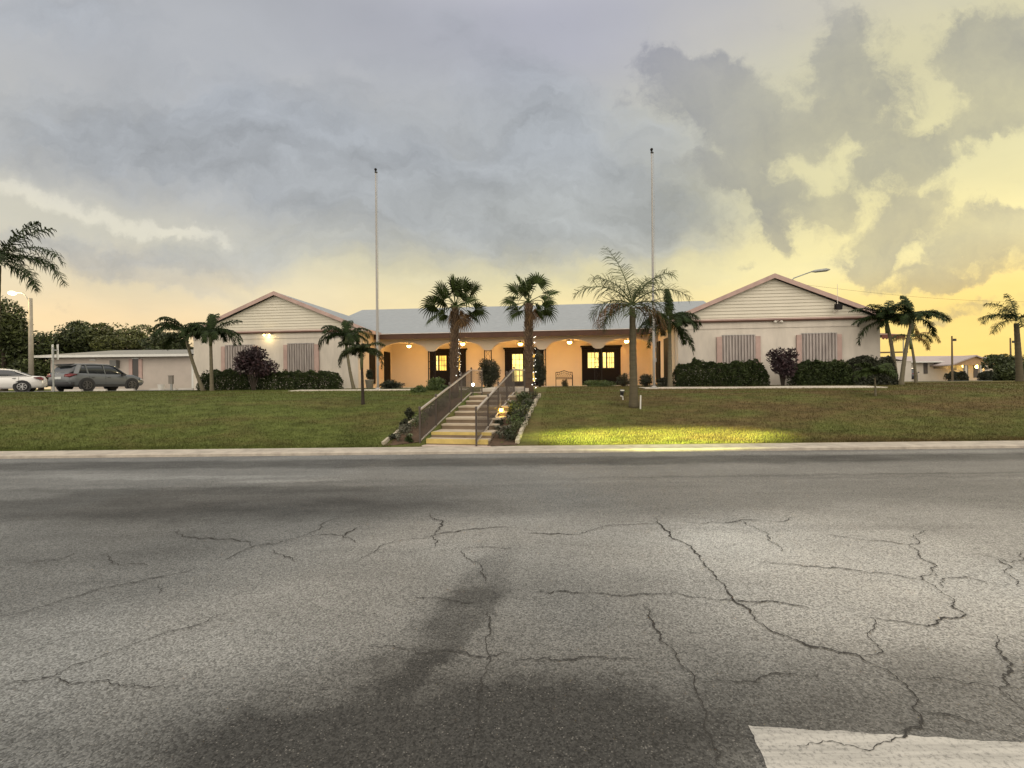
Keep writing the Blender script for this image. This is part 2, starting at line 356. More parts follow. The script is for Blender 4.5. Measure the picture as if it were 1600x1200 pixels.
mb = MB(); mb.add([(-400,-60,0),(400,-60,0),(400,10.62,0),(-400,10.62,0)], [(0,1,2,3)]); struct('parking_lot', mb, am)
mb = MB(); mb.add([(-3000,-3000,-.12),(3000,-3000,-.12),(3000,3000,-.12),(-3000,3000,-.12)], [(0,1,2,3)])
struct('ground', mb, M('soil', (.12,.13,.06), scale=.05, var=.3))
# --- grass
gm, gt_, gb = mat_tree('lawn_grass'); t = T(gt_); oc = t.n('ShaderNodeTexCoord').outputs['Object']
sx = t.n('ShaderNodeSeparateXYZ'); t.put(sx.inputs[0], oc)
dry = t.m('ADD', t.mr(sx.outputs[0], -6, 5, 0, .62, True), t.mr(t.noise(t.map(oc, sc=(.5, 1.2, 1)), .8, 6, .6), .35, .65, -.45, .5), clamp=True)
gc = t.mix(dry, (.092, .110, .030, 1), (.114, .085, .037, 1))
pt = t.noise(t.map(oc, sc=(.8, 1.9, 1)), 1.8, 7, .66); fn = t.noise(oc, 28, 4, .7)
gv = t.m('MULTIPLY', t.mr(pt, .3, .7, .60, 1.35), t.mr(fn, .3, .7, .7, 1.3))
gs = t.n('ShaderNodeVectorMath', operation='SCALE'); t.put(gs.inputs[0], gc); t.put(gs.inputs[3], gv); t.put(gb.inputs['Base Color'], gs.outputs[0])
gb.inputs['Roughness'].default_value = .95; gb.inputs['Specular IOR Level'].default_value = .1
bp = t.n('ShaderNodeBump'); bp.inputs['Strength'].default_value = 1; bp.inputs['Distance'].default_value = .04; t.put(bp.inputs['Height'], t.noise(oc, 14, 5, .7)); t.put(gb.inputs['Normal'], bp.outputs[0])
xs = [-400,-150,-60,-40]+[-30+.5*i for i in range(54)]+[-3+.08*i for i in range(57)]+[1.5+.5*i for i in range(58)]+[40,60,150,400]
ys = [11.28+.14*i for i in range(92)]+[24.3,25,27,30,40,60,120,300,1500]
mb = MB(True); nx = len(xs)
mb.add([(x, y, gz(x, y)) for y in ys for x in xs], [(j*nx+i, j*nx+i+1, (j+1)*nx+i+1, (j+1)*nx+i) for j in range(len(ys)-1) for i in range(nx-1)])
struct('lawn', mb, gm)
mb = MB(); rg = random.Random(3)
for _ in range(150000):
    y = 11.32+13*rg.random()**1.7; x = rg.uniform(-1, 1)*(1.13*y+.8)
    if -3.0 < x < .6+(y-11)*.1 and x > -3.3+(y-11.5)*.35: continue
    z = gz(x, y)-.004; a = rg.uniform(0, 6.28); h = rg.uniform(.025, .06); c, s_ = math.cos(a)*.009, math.sin(a)*.009; l1, l2 = rg.uniform(-.03, .03), rg.uniform(-.03, .03)
    mb.add([(x-c, y-s_, z), (x+c, y+s_, z), (x+l1, y+l2, z+h)], [(0, 1, 2)])
o = part('grass', mb, gm); o['kind'] = 'stuff'; o['label'] = 'short rough grass growing on the bank above the kerb'; o['category'] = 'grass'
# --- kerb band and paths
conc = M('concrete', (.46,.41,.34), .85, .38, 3.5, .3, 30)
mb = MB()
x = -400.
while x < 400:
    w_ = 3.0 if abs(x) < 32 else 60
    mb.prism([(x,10.62,-.1),(x,10.62,.055),(x,10.66,.075),(x,11.30,.085),(x,11.30,-.1)], (w_-.012, 0, 0)); x += w_
struct('kerb', mb, conc)
mb = MB(); P = lambda px, py, D: tuple(W(px, py, D))
def path_strip(pts, wd, th=.03):
    for (x0, y0), (x1, y1) in zip(pts, pts[1:]):
        n_ = max(1, int(math.hypot(x1-x0, y1-y0)/1.5))
        for i in range(n_):
            a = i/n_; b = (i+1)/n_
            xa, ya, xb, yb = lerp(x0,x1,a), lerp(y0,y1,a), lerp(x0,x1,b), lerp(y0,y1,b)
            mb.add([(xa,ya,gz(xa,ya)+th),(xb,yb,gz(xb,yb)+th),(xb,yb+wd,gz(xb,yb+wd)+th),(xa,ya+wd,gz(xa,ya+wd)+th),
                    (xa,ya,gz(xa,ya)-.15),(xb,yb,gz(xb,yb)-.15)], [(0,1,2,3),(4,5,1,0)])
path_strip([(-9.8,20.2),(-1.9,19.4)], 1.15); path_strip([(5.4,18.7),(14.6,17.9)], 1.15)
struct('footpath', mb, M('path_concrete', (.55,.50,.42), .85, .15, 2.0, .2, 30))
mb = MB(); mb.add([(-60,25.2,1.44),(-13.3,25.2,1.44),(-13.3,36.5,1.44),(-60,36.5,1.44)], [(0,1,2,3)])
struct('upper_car_park', mb, M('old_asphalt', (.13,.13,.125), .9, .2, 2))
mb = MB(); mb.add([(26,44,1.44),(120,44,1.44),(120,52,1.44),(26,52,1.44)], [(0,1,2,3)]); struct('road', mb, MATS['old_asphalt'])
# --- painted bay marking and cracks
pm_, pt_, pb = mat_tree('worn_paint'); t = T(pt_); oc = t.n('ShaderNodeTexCoord').outputs['Object']
wn = t.noise(oc, 45, 6, .8); st = t.noise(t.map(oc, sc=(.5, 9, 1), rz=R(-3)), 2.2, 4, .6)
f_ = t.m('ADD', t.mr(wn, .50, .64, 0, .8), t.mr(st, .46, .64, 0, .6), clamp=True)
t.put(pb.inputs['Base Color'], t.mix(f_, (.44,.425,.385,1), (.19,.185,.17,1))); pb.inputs['Roughness'].default_value = .7
mb = MB(); q = [G(1170,1135), G(1900,1180), G(1900,1330), G(1245,1300)]
rj = random.Random(8); ed = []
for a, b in ((q[0], q[3]), (q[3], q[2]), (q[2], q[1]), (q[1], q[0])):
    n_ = int((b-a).length/.02)
    for i in range(n_):
        v = a.lerp(b, i/n_); ed.append((v.x+rj.uniform(-.003,.003)+.008*mnoise.noise(Vector((v.x*14, v.y*14, 0))), v.y+rj.uniform(-.003,.003)+.008*mnoise.noise(Vector((v.x*14, v.y*14, 5))), .004))
mb.add(ed, [tuple(range(len(ed)))]); struct('painted_bay_line', mb, pm_)
CR = []
for sx_, pl in [(800,[[(455,235),(460,258),(520,310),(570,350),(610,395),(650,440),(690,495),(730,520),(760,562),(815,598),(900,628),(985,650),(1085,672),(1150,710),(1230,760),(1265,820),(1280,870),(1230,905),(1210,930),(1150,950),(1105,968),(1040,955),(960,948),(890,955)],
 [(75,472),(230,476),(450,478),(600,490),(690,495),(790,502),(930,522)],[(410,510),(432,530),(440,565),(462,600),(460,625),(515,665),(525,700),(570,750),(580,800),(610,850),(625,930),(632,1020)],
 [(570,750),(640,748),(700,755),(760,755),(800,735),(870,728),(960,730)],[(0,680),(100,678),(210,675),(300,682),(420,675)],
 [(1065,545),(1130,552),(1200,562),(1300,580),(1340,560),(1420,542),(1380,510),(1340,470),(1285,435),(1325,392),(1270,355),(1240,325),(1255,300),(1300,280)],[(775,380),(880,385),(1000,395),(1120,412),(1285,435)],
 [(1280,840),(1350,855),(1420,875),(1500,900),(1600,930)],[(1225,735),(1330,742),(1420,762),(1520,772),(1560,810),(1600,845)],[(1120,550),(1130,590),(1145,640),(1160,660),(1110,670),(1085,672)],[(1520,370),(1555,390),(1570,430),(1590,460)],
 [(715,250),(770,275),(800,310),(840,345)],[(50,290),(130,290),(230,285),(330,262),(455,258)],[(1520,772),(1560,700),(1500,600)],[(1240,325),(1120,310),(980,290)],[(1345,460),(1350,430),(1420,425),(1560,450)],[(540,255),(700,250),(900,235)],[(1590,345),(1600,370),(1560,380),(1440,350)]]),
 (0,[[(0,765),(80,752),(165,738),(230,700),(330,665),(430,630),(520,598),(620,575),(720,535)],[(165,738),(200,752),(280,755),(370,762),(450,772),(540,775)],[(0,547),(130,518),(260,480),(400,445),(500,425),(610,400)],
 [(680,375),(740,350),(790,330),(860,322),(940,298),(1000,262),(1070,235)],[(560,275),(600,300),(720,305),(790,330)],[(850,338),(890,362),(920,375)],[(940,298),(1070,295),(1115,318)],[(1075,295),(1120,270)],
 [(1110,378),(1160,352),(1210,320),(1290,305),(1370,290),(1470,275),(1600,270)],[(1340,225),(1360,245),(1385,250),(1360,285),(1370,310),(1360,330)],[(1450,338),(1475,375),(1500,410),(1520,440)],[(1300,488),(1400,495),(1500,503)],
 [(1150,645),(1250,648),(1400,655),(1600,660)],[(1520,535),(1535,590),(1520,640),(1525,700),(1490,790),(1495,860),(1475,950),(1460,1020)],[(310,355),(340,370),(460,388)],[(100,375),(180,372),(230,350)],[(1440,337),(1600,335)],[(495,450),(505,462),(498,478)]])]:
    for l in pl: CR.append([G(sx_+a/2, 690+b/2) for a, b in l])
mb = MB(); rg = random.Random(11)
for ci, l in enumerate(CR):
    pts = l
    for lev in range(5):
        np_ = [pts[0]]
        for a, b in zip(pts, pts[1:]):
            d = b-a; L_ = d.length
            if L_ < .02: np_.append(b); continue
            nrm = Vector((-d.y, d.x, 0)).normalized(); np_ += [(a+b)/2+nrm*rg.uniform(-.19, .19)*L_, b]
        pts = np_
    ln_ = len(pts); wv_ = []
    for i, p in enumerate(pts):
        e = min(i, ln_-1-i)/max(1, ln_*.12); k = min(1, e)
        wd = (.0027+.0014*p.y/2)*(0.35+1.3*rg.random())*(.35+.65*k)*(.55+1.3*abs(mnoise.noise(Vector((p.x*1.7, p.y*1.7, ci)))*1.4))*(1.0 if ci in (0, 2, 20) else .8)
        a = pts[max(0, i-1)]; b = pts[min(ln_-1, i+1)]; d = (b-a); n_ = Vector((-d.y, d.x, 0)).normalized() if d.length else Vector((0, 1, 0))
        wv_ += [(p.x-n_.x*wd, p.y-n_.y*wd, .008), (p.x+n_.x*wd, p.y+n_.y*wd, .008)]
    mb.add(wv_, [(2*i, 2*i+2, 2*i+3, 2*i+1) for i in range(ln_-1)])
struct('cracks', mb, M('crack_dark', (.035,.033,.03), .95))
# ================================================================ clubhouse (local frame u, v, z)
AL = R(5.5); cA, sA = math.cos(AL), math.sin(AL)
def L(px, py, v):
    a, b = ray(px, py); tt = v/(a*sA+cA); X = a*tt; Y = tt
    return X*cA-Y*sA, CAMZ+b*tt
def LW(u, v, z): return Vector((u*cA+v*sA, -u*sA+v*cA, z))
Z0 = 1.40
club = thing('clubhouse', 'long single-storey cream clubhouse with two gabled wings and a lit arcaded porch', 'building', (0,0,0), local=True, rz=-AL)
stucco = M('stucco_cream', (.62,.565,.485), .9, .20, 1.5, .5, 60, stretch=(1.4,1.4,.4))
stuccoP = M('stucco_porch', (.60,.50,.37), .9, .08, .8, .5, 60)
siding = M('siding', (.62,.58,.475), .75, .08, 1.2)
pink = M('pink_trim', (.47,.335,.29), .75, .25, 2.0)
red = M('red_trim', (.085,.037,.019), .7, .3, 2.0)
roofm = M('roof_shingle', (.29,.315,.33), .85, .22, 3.0, .6, 18, stretch=(1,5,5))
darkw = M('dark_wood', (.006,.004,.0035), .65, .3, 5, spec=.15)
VR, VL, VF, VA, VB = 22.7, 24.6, 26.3, 26.9, 29.6
def wing(vf, px0, px1, peak, eavey, vback, lightpx):
    """one gabled wing: wall box, gable of lapped boards, roof slabs, rake boards, frieze"""
    u0, _ = L(px0, 600, vf); u1, _ = L(px1, 600, vf); um, zp = L(peak[0], peak[1], vf-.35); _, ze = L((px0+px1)/2, eavey, vf)
    mb = MB(); mb.box(u0, u1, vf, vback, Z0-.1, ze+.02); part('wall', mb, stucco, club)
    # gable boards, each lap tilted out at its foot
    ov = .45; sl = (zp-ze)/((u1-u0)/2+ov); zpk = zp-.16
    mb = MB(); z = ze+.03; 
    while z < zpk-.05:
        z2 = min(z+.155, zpk-.02)
        a0 = um-(zpk-z)/sl; a1 = um+(zpk-z)/sl; b0 = um-(zpk-z2)/sl; b1 = um+(zpk-z2)/sl
        a0 = max(a0, u0-.02); a1 = min(a1, u1+.02); b0 = max(b0, u0-.02); b1 = min(b1, u1+.02)
        mb.add([(a0,vf-.02,z),(a1,vf-.02,z),(b1,vf+.012,z2),(b0,vf+.012,z2),(a0,vf+.02,z),(a1,vf+.02,z)], [(0,1,2,3),(4,5,1,0)]); z += .155
    part('gable_siding', mb, siding, club)
    # roof slabs
    e = .5; mb = MB()
    for s_ in (-1, 1):
        ue = um+s_*((zp-ze)/sl); ze_ = ze+.08
        a = (um, zp+.02); b = (ue, ze_); th = .10
        mb.prism([(a[0],vf-.18,a[1]),(b[0],vf-.18,b[1]),(b[0],vf-.18,b[1]-th),(a[0],vf-.18,a[1]-th)], (0, vback+.3-vf+.18, 0))
    part('roof', mb, roofm, club)
    for s_ in (-1, 1):
        ue = um+s_*((zp-ze)/sl); ze_ = ze+.08
        mb = MB(); mb.prism([(um,vf-.22,zp+.035),(ue,vf-.22,ze_+.015),(ue,vf-.22,ze_-.19),(um,vf-.22,zp-.18)], (0,.04,0))
        part('rake_board', mb, pink, club)
        mb = MB(); mb.box(ue-.02 if s_ > 0 else ue-.03, ue+.03 if s_ > 0 else ue+.02, vf-.38, vback+.2, ze_-.19, ze_-.012); part('eave_board', mb, pink, club)
        mb = MB(); mb.box(min(ue, u0 if s_ < 0 else u1), max(ue, u0 if s_ < 0 else u1), vf-.38, vback, ze_-.13, ze_-.112); part('soffit', mb, siding, club)
    mb = MB(); mb.box(u0-.03, u1+.03, vf-.10, vf-.004, ze+.03, ze+.10); part('gable_trim', mb, pink, club)
    mb = MB(); mb.box(u0-.03, u1+.03, vf-.13, vf-.004, ze-.045, ze+.029); part('gable_trim_red_board', mb, red, club)  # dark red-brown board under the pink trim
    mb = MB(); mb.box(u0-.01, u1+.01, vf-.03, vf-.004, ze-.34, ze-.046); part('frieze_board', mb, stucco, club)
    return u0, u1, um, ze, zp
LU0, LU1, LUM, LZE, LZP = wing(VL, 303, 560, (425,455), 519.5, 33.5, 418)
RU0, RU1, RUM, RZE, RZP = wing(VR, 1060, 1376, (1213,427), 500.5, 33.5, 1215)
# main hall: back wall of the porch, roof, fascia
mu0, _ = L(560, 500, VF); mu1 = RU0+.3
mb = MB(); mb.box(LU1-.2, RU0+.2, VB, VB+5, Z0-.1, 4.75); part('porch_wall', mb, stuccoP, club)
mb = MB(); mb.box(LU1+.001, LU1+.05, VL+.5, VB, Z0, 4.5); part('porch_side_wall', mb, stuccoP, club)
mb = MB(); mb.box(RU0-.05, RU0-.001, VR+.5, VB, Z0, 4.5); part('porch_side_wall', mb, stuccoP, club)
mb = MB(); mb.box(LU1, RU0, VL+.6, VB, Z0-.1, Z0+.06); part('porch_floor', mb, conc, club)
_, zf1 = L(800, 519.5, VF); _, zf0 = L(800, 526.5, VF); _, zr = L(800, 478, 32.9)
mb = MB(); ur0, _ = L(566, 487, 32.9); ur1 = RUM
mb.add([(ur0-.9,VF-.05,zf1+.02),(ur1,VF-.05,zf1+.02),(ur1,32.9,zr),(ur0,32.9,zr),(ur1,39.5,zf1),(ur0-.9,39.5,zf1)], [(0,1,2,3),(3,2,4,5),(0,3,5)])
part('main_roof', mb, roofm, club)
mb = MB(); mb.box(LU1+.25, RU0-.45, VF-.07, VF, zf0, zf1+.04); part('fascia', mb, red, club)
mb = MB(); mb.box(LU1+.25, RU0-.45, VF-.10, VF+.02, zf1+.041, zf1+.075); part('drip_edge', mb, M('white_trim', (.62,.56,.50), .6), club)
mb = MB(); mb.box(LU1+.06, RU0-.06, VF+.002, VB-.002, 4.55, 4.6); part('porch_ceiling', mb, stuccoP, club)
# arcade beam with shallow arches
posts = [585, 674, 762, 847, 935, 1022]; pu = [L(p, 545, VA)[0] for p in posts]
_, zs = L(762, 547.5, VA); _, zc = L(805, 532, VA); _, zs2 = L(935, 546, VA)
mb = MB()
pu2 = [LU1+.05]+pu[1:5]+[RU0-.05]
for a, b in zip(pu2, pu2[1:]):
    N = 24; ztop = 4.56
    for i in range(N):
        t0, t1 = i/N, (i+1)/N
        ar = lambda t: math.sqrt(max(0, 1-((2*t-1)/.84)**2)) if abs(2*t-1) < .84 else 0
        za = zs+(zc-zs)*ar(t0); zb = zs+(zc-zs)*ar(t1)
        mb.prism([(lerp(a,b,t0),VA,za),(lerp(a,b,t1),VA,zb),(lerp(a,b,t1),VA,ztop),(lerp(a,b,t0),VA,ztop)], (0,.16,0))
part('arcade_beam', mb, stuccoP, club)
iron = M('black_iron', (.008,.006,.006), .6, .2, 8, spec=.2)
for i, u in enumerate(pu[1:5]):
    mb = MB(); hw = .2
    for s_ in (-1, 1): mb.box(u+s_*hw-.025, u+s_*hw+.025, VA+.03, VA+.08, Z0, zs+.03)
    for z in (Z0+.15, Z0+1.15, zs-.62, zs-.04): mb.box(u-hw+.025, u+hw-.025, VA+.04, VA+.07, z, z+.035)
    for k in range(5):  # scrolls
        z0 = Z0+.25+k*.44
        for s_ in (-1, 1):
            pts = [(u+s_*(.02+.10*math.sin(q/8*math.pi*1.0)), VA+.055, z0+.42*q/8) for q in range(9)]; mb.tube(pts, .009, 5)
    part('trellis_post', mb, iron, club)
# windows with pink jambs and ribbed storm panels
panel = M('storm_panel', (.42,.375,.345), .5, .35, 2.2, metal=.35, stretch=(3,1,.5)); dkin = M('window_dark', (.05,.045,.04), .3)
def storm(vf, xa, xb, xc, xd, yt, yb, tilt=0):
    """pink jamb xa..xb, corrugated panel xb..xc, pink jamb xc..xd"""
    ua, ub, uc, ud = [L(x, yt, vf)[0] for x in (xa, xb, xc, xd)]; zt = L((xa+xd)/2, yt, vf)[1]; zb = L((xa+xd)/2, yb, vf)[1]
    mb = MB(); mb.box(ua, ud, vf-.03, vf-.002, zb, zt-.03); f = part('window', mb, dkin, club)
    n_ = 11; mb = MB(); w_ = (uc-ub)/n_
    for i in range(n_):
        x = ub+i*w_; pr = [(x,0),(x+.30*w_,0),(x+.45*w_,-.06),(x+.85*w_,-.06),(x+w_,0)]
        for (p0, q0), (p1, q1) in zip(pr, pr[1:]):
            mb.add([(p0,vf-.07+q0,zb-.05),(p1,vf-.07+q1,zb-.05),(p1,vf-.07+q1,zt+.05),(p0,vf-.07+q0,zt+.05)], [(0,1,2,3)])
        mb.box(x+.55*w_, x+.75*w_, vf-.14, vf-.125, zt+.0, zt+.045)
    part('storm_panel', mb, panel, f)
    for a, b in ((ua, ub), (uc, ud)):
        mb = MB(); mb.box(a, b, vf-.10, vf-.031, zb-.04, zt); part('shutter', mb, pink, f)
    mb = MB(); mb.box(ub, uc, vf-.10, vf-.071, zt+.05, zt+.08); part('top_track', mb, M('galvanised', (.35,.34,.32), .5, metal=.5), f)
storm(VL, 347, 353, 398, 404, 541, 590); storm(VL, 444, 450, 492, 499, 538.5, 590)
storm(VR, 1119, 1127, 1179, 1187, 526, 580); storm(VR, 1243.5, 1251, 1306, 1313.5, 523, 580)
# french door units on the porch wall
glow = rgb(255,232,130)
pane = M('pane_lit', (.5,.45,.3), .3, emit=glow, estr=1.5)
pane2 = M('pane_lit_amber', (.5,.4,.2), .3, emit=rgb(255,205,80), estr=1.1)
def unit(xa, xb, yt, yb, panes, kind, ybot=604):
    v = VB; ua, ub = L(xa, yt, v)[0], L(xb, yt, v)[0]; zt = L((xa+xb)/2, yt, v)[1]
    mb = MB(); mb.box(ua, ub, v-.06, v-.002, Z0+.03, zt-.10); f = part(kind, mb, darkw, club)
    mb = MB(); mb.box(ua-.14, ub+.14, v-.17, v-.002, zt-.10, zt); mb.box(ua-.07, ub+.07, v-.12, v-.061, zt-.22, zt-.101); part('header', mb, darkw, f)
    for s_, u in ((0, ua), (1, ub)):
        mb = MB(); mb.box(u-.05, u+.05, v-.10, v-.0605, Z0+.03, zt-.221); part('jamb', mb, darkw, f)
    for (pa, pb_, t0, t1, cols, rows, mt) in panes:
        u0, u1 = L(pa, t0, v)[0], L(pb_, t0, v)[0]; z1, z0 = L(pa, t0, v)[1], L(pa, t1, v)[1]
        mb = MB(); mb.box(u0, u1, v-.072, v-.061, z0, z1); part('glass', mb, mt, f)
        mb = MB()
        for i in range(cols+1): x = lerp(u0, u1, i/cols); mb.box(x-.016, x+.016, v-.092, v-.073, z0-.016, z1+.016)
        for j in range(rows+1): z = lerp(z0, z1, j/rows); mb.box(u0, u1, v-.089, v-.0735, z-.012, z+.012)
        part('muntins', mb, M('muntin_bronze', (.20,.15,.07), .5), f)
    return f
unit(673, 727, 545, 590, [(682,685,556,579,1,3,pane),(687,698,556,579,3,3,pane2),(704,709,556,579,1,3,pane),(711,719,556,579,3,3,pane2)], 'french_door')
unit(790, 848, 543, 604, [(800.5,817,553.5,596,3,5,pane),(822,836,553.5,596,3,5,pane2)], 'entrance_door')
unit(910, 968, 540, 604, [(918,935,551,575,3,3,pane),(941.5,946.5,551,575,1,3,pane),(948.5,959,551,575,3,3,pane)], 'french_door')
# framed metal grilles over the doors
for xa, xb, yt, yb in ((672,686,538.5,546),(934,944,532,541)):
    v = VA+.3
# shutters on the inner side of the left wing, dark trellis on the inner side of the right wing
for va, vb_, nm in ((26.0,26.8,'side_shutter'),(28.3,29.3,'side_shutter')):
    mb = MB(); mb.box(LU1+.051, LU1+.11, va, vb_, Z0+.3, 3.75)
    part(nm, mb, darkw, club)
mb = MB(); mb.prism([(LU1+.051,26.95+1.15*.5+.55*math.cos(q*math.pi/10),3.35+.75*math.sin(q*math.pi/10)) for q in range(11)]+[(LU1+.051,26.97,Z0+.6),(LU1+.051,28.05,Z0+.6)], (.02,0,0)); part('arched_window', mb, M('window_pale', (.55,.40,.28), .4), club)
for va, vb_ in ((24.2,25.2),(26.2,27.2)):
    mb = MB(); mb.box(RU0-.11, RU0-.051, va, vb_, Z0+.2, 3.9); part('side_shutter', mb, darkw, club)
# porch lights: bowl lamps under the ceiling
warmE = M('lamp_glow', (1,.8,.4), .4, emit=rgb(255,225,130), estr=14)
for k, (px, py) in enumerate([(639,536.5),(723,533),(813,533),(890,530.5),(979,529)]):
    u, z = L(px, py+4.5, VA+.06)
    nm = ['porch ceiling nearest the left wing','porch ceiling beside the left fan palm','porch ceiling above the entrance door','porch ceiling above the iron bench','porch ceiling nearest the queen palm'][k]
    wl = LW(u, VA+.06, z)
    g = thing('porch_light', 'glowing yellow bowl lamp on the '+nm, 'lamp', tuple(wl), 'lit lamps along the porch ceiling')
    mb = MB(True); mb.lathe(tuple(wl), [(.02,-.09),(.10,-.06),(.13,0),(.12,.04)], 12); part('lamp_bowl', mb, warmE, g)
    mb = MB(); mb.lathe(tuple(wl), [(.14,.041),(.14,.06),(.03,.075),(.02,max(.1, zc-wl.z-.005))], 12); part('mount', mb, iron, g)
    q = wl.copy(); q.z -= .14; q += Vector((sA, cA, 0))*.25; plamp(g, tuple(q), 75, (1, .56, .17), .10)
# security lights on the gables
def seclight(px, py, v, lit, label):
    u, z = L(px, py, v-.12); c = LW(u, v-.12, z)
    g = thing('security_light', label, 'security light', tuple(c))
    mb = MB(); b = LW(u, v-.012, z+.06); mb.lathe((b.x, b.y-.05, b.z), [(.06,0),(.06,.045)], 10, 'y'); mb.tube([tuple(b), (c.x, c.y, c.z+.04)], .02, 6); part('bracket', mb, MATS['white_trim'], g)
    for s_ in (-1, 1):
        h = Vector((c.x+s_*.13, c.y-.06, c.z-.02)); mb = MB(True)
        mb.tube([(c.x, c.y, c.z+.04), (h.x-s_*.03, h.y+.06, h.z+.03)], .016, 6); mb.tube([(h.x, h.y+.1, h.z+.03), (h.x+s_*.02, h.y-.02, h.z)], [.035, .065], 10); hd = part('lamp_head', mb, MATS['white_trim'], g)
        mb = MB(True); mb.sph((h.x+s_*.022, h.y-.035, h.z-.005), .05, 8); part('bulb', mb, warmE if lit and s_ > 0 or lit else M('frosted', (.6,.58,.5), .3), hd)
    if lit: plamp(g, (c.x, c.y-.16, c.z-.16), 8, (1, .78, .38), .05)
seclight(418, 523, VL, True, 'lit twin-head security light on the left gable trim')
seclight(1215, 502.5, VR, False, 'unlit white twin-head security light on the right gable trim')
# loudspeaker box with mast on the right gable
u, z = L(1308, 480, VR-.2); c = LW(u, VR-.25, z)
g = thing('floodlight', 'black box floodlight hanging on the right gable siding', 'floodlight', tuple(c))
mb = MB(); mb.prism([(c.x-.13,c.y-.12,c.z-.12),(c.x+.13,c.y-.12,c.z-.12),(c.x+.14,c.y-.12,c.z+.13),(c.x-.14,c.y-.12,c.z+.13)], (0,.16,0)); part('housing', mb, iron, g)
mb = MB(); mb.tube([(c.x,c.y,c.z-.1),(c.x+.01,c.y+.02,c.z-.2),(c.x,c.y+.24,c.z-.2)], .025, 6); part('bracket', mb, MATS['white_trim'], g)
u, z = L(1303, 473, VR-.2); u2, z2 = L(1302.5, 446, VR-.2); c = LW(u, VR-.47, z-.1); c2 = LW(u, VR-.47, z2)
g = thing('antenna_mast', 'thin white antenna mast fixed to the right rake above the black floodlight', 'antenna', tuple(c))
mb = MB(); mb.tube([tuple(c), tuple(c2)], [.014, .009], 6); part('rod', mb, MATS['white_trim'], g)
mb = MB(); mb.box(c.x-.03, c.x+.03, c.y+.012, c.y+.05, c.z, c.z+.1); part('clamp', mb, iron, g)
# ================================================================ stairs and beds
BT = R(12); SX, SY = -1.40, 11.5
def ST(x, y, z): return (SX+x*math.cos(BT)+y*math.sin(BT), SY-x*math.sin(BT)+y*math.cos(BT), z)
def stbox(mb, x0, x1, y0, y1, z0, z1):
    p = [ST(x, y, z) for z in (z0, z1) for x, y in ((x0,y0),(x1,y0),(x1,y1),(x0,y1))]
    return mb.add(p, [(0,3,2,1),(4,5,6,7),(0,1,5,4),(1,2,6,5),(2,3,7,6),(3,0,4,7)])
stair = thing('staircase', 'concrete garden steps with yellow painted lower edges climbing the bank', 'steps', ST(0,0,.09))
stepc = M('step_concrete_shaded', (.22,.165,.11), .88, .25, 2.5, .4, 30); yel = M('yellow_edge_paint', (.54,.41,.13), .7, .25, 6)  # dark step tone paints shade onto the risers
y = 0; z = .09
for k in range(8):
    dpt = .34 if k % 2 == 0 else .77
    if k == 7: dpt = 1.35
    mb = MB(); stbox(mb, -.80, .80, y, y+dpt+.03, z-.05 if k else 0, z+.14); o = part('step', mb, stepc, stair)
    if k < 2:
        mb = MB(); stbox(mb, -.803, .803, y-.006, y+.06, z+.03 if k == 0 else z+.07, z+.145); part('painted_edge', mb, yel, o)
        mb = MB(); stbox(mb, -.802, .802, y+.061, y+dpt-.003, z+.10, z+.144); part('tread', mb, M('tread_concrete_lit', (.50,.42,.31), .85, .25, 3), o)
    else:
        mb = MB(); stbox(mb, -.802, .802, y-.02, y+dpt-.003, z+.10, z+.146); part('tread', mb, M('tread_concrete_lit', (.50,.42,.31), .85, .25, 3), o)  # pale slab: light from above put into the tread colour
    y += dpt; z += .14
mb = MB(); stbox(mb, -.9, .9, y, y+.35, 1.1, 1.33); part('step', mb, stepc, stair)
mb = MB(); p = [ST(-1.0, -.25, 0), ST(.95, -.2, 0), ST(.85, .03, 0), ST(-.9, .03, 0)]
mb.prism([(a, b, -.05) for a, b, c in p], (0, 0, .142)); part('landing', mb, M('landing_concrete', (.50,.42,.36), .85, .18, 2.5, .3, 30), stair)
mb = MB()
pA = [ST(-.9, y+.35, 0), ST(.9, y+.35, 0)]
pA += [(1.2, 25.5, 0), (-.9, 25.7, 0)]
mb.prism([(a, b, 1.2) for a, b, c in pA], (0, 0, .245)); struct('entrance_path', mb, MATS['path_concrete'])
railm = M('railing_brown', (.085,.068,.055), .45, .2, 6, metal=.3); capm = M('handrail_pale', (.42,.37,.31), .45, .15, 5, metal=.2)
sl_ = (1.21-.09)/3.9
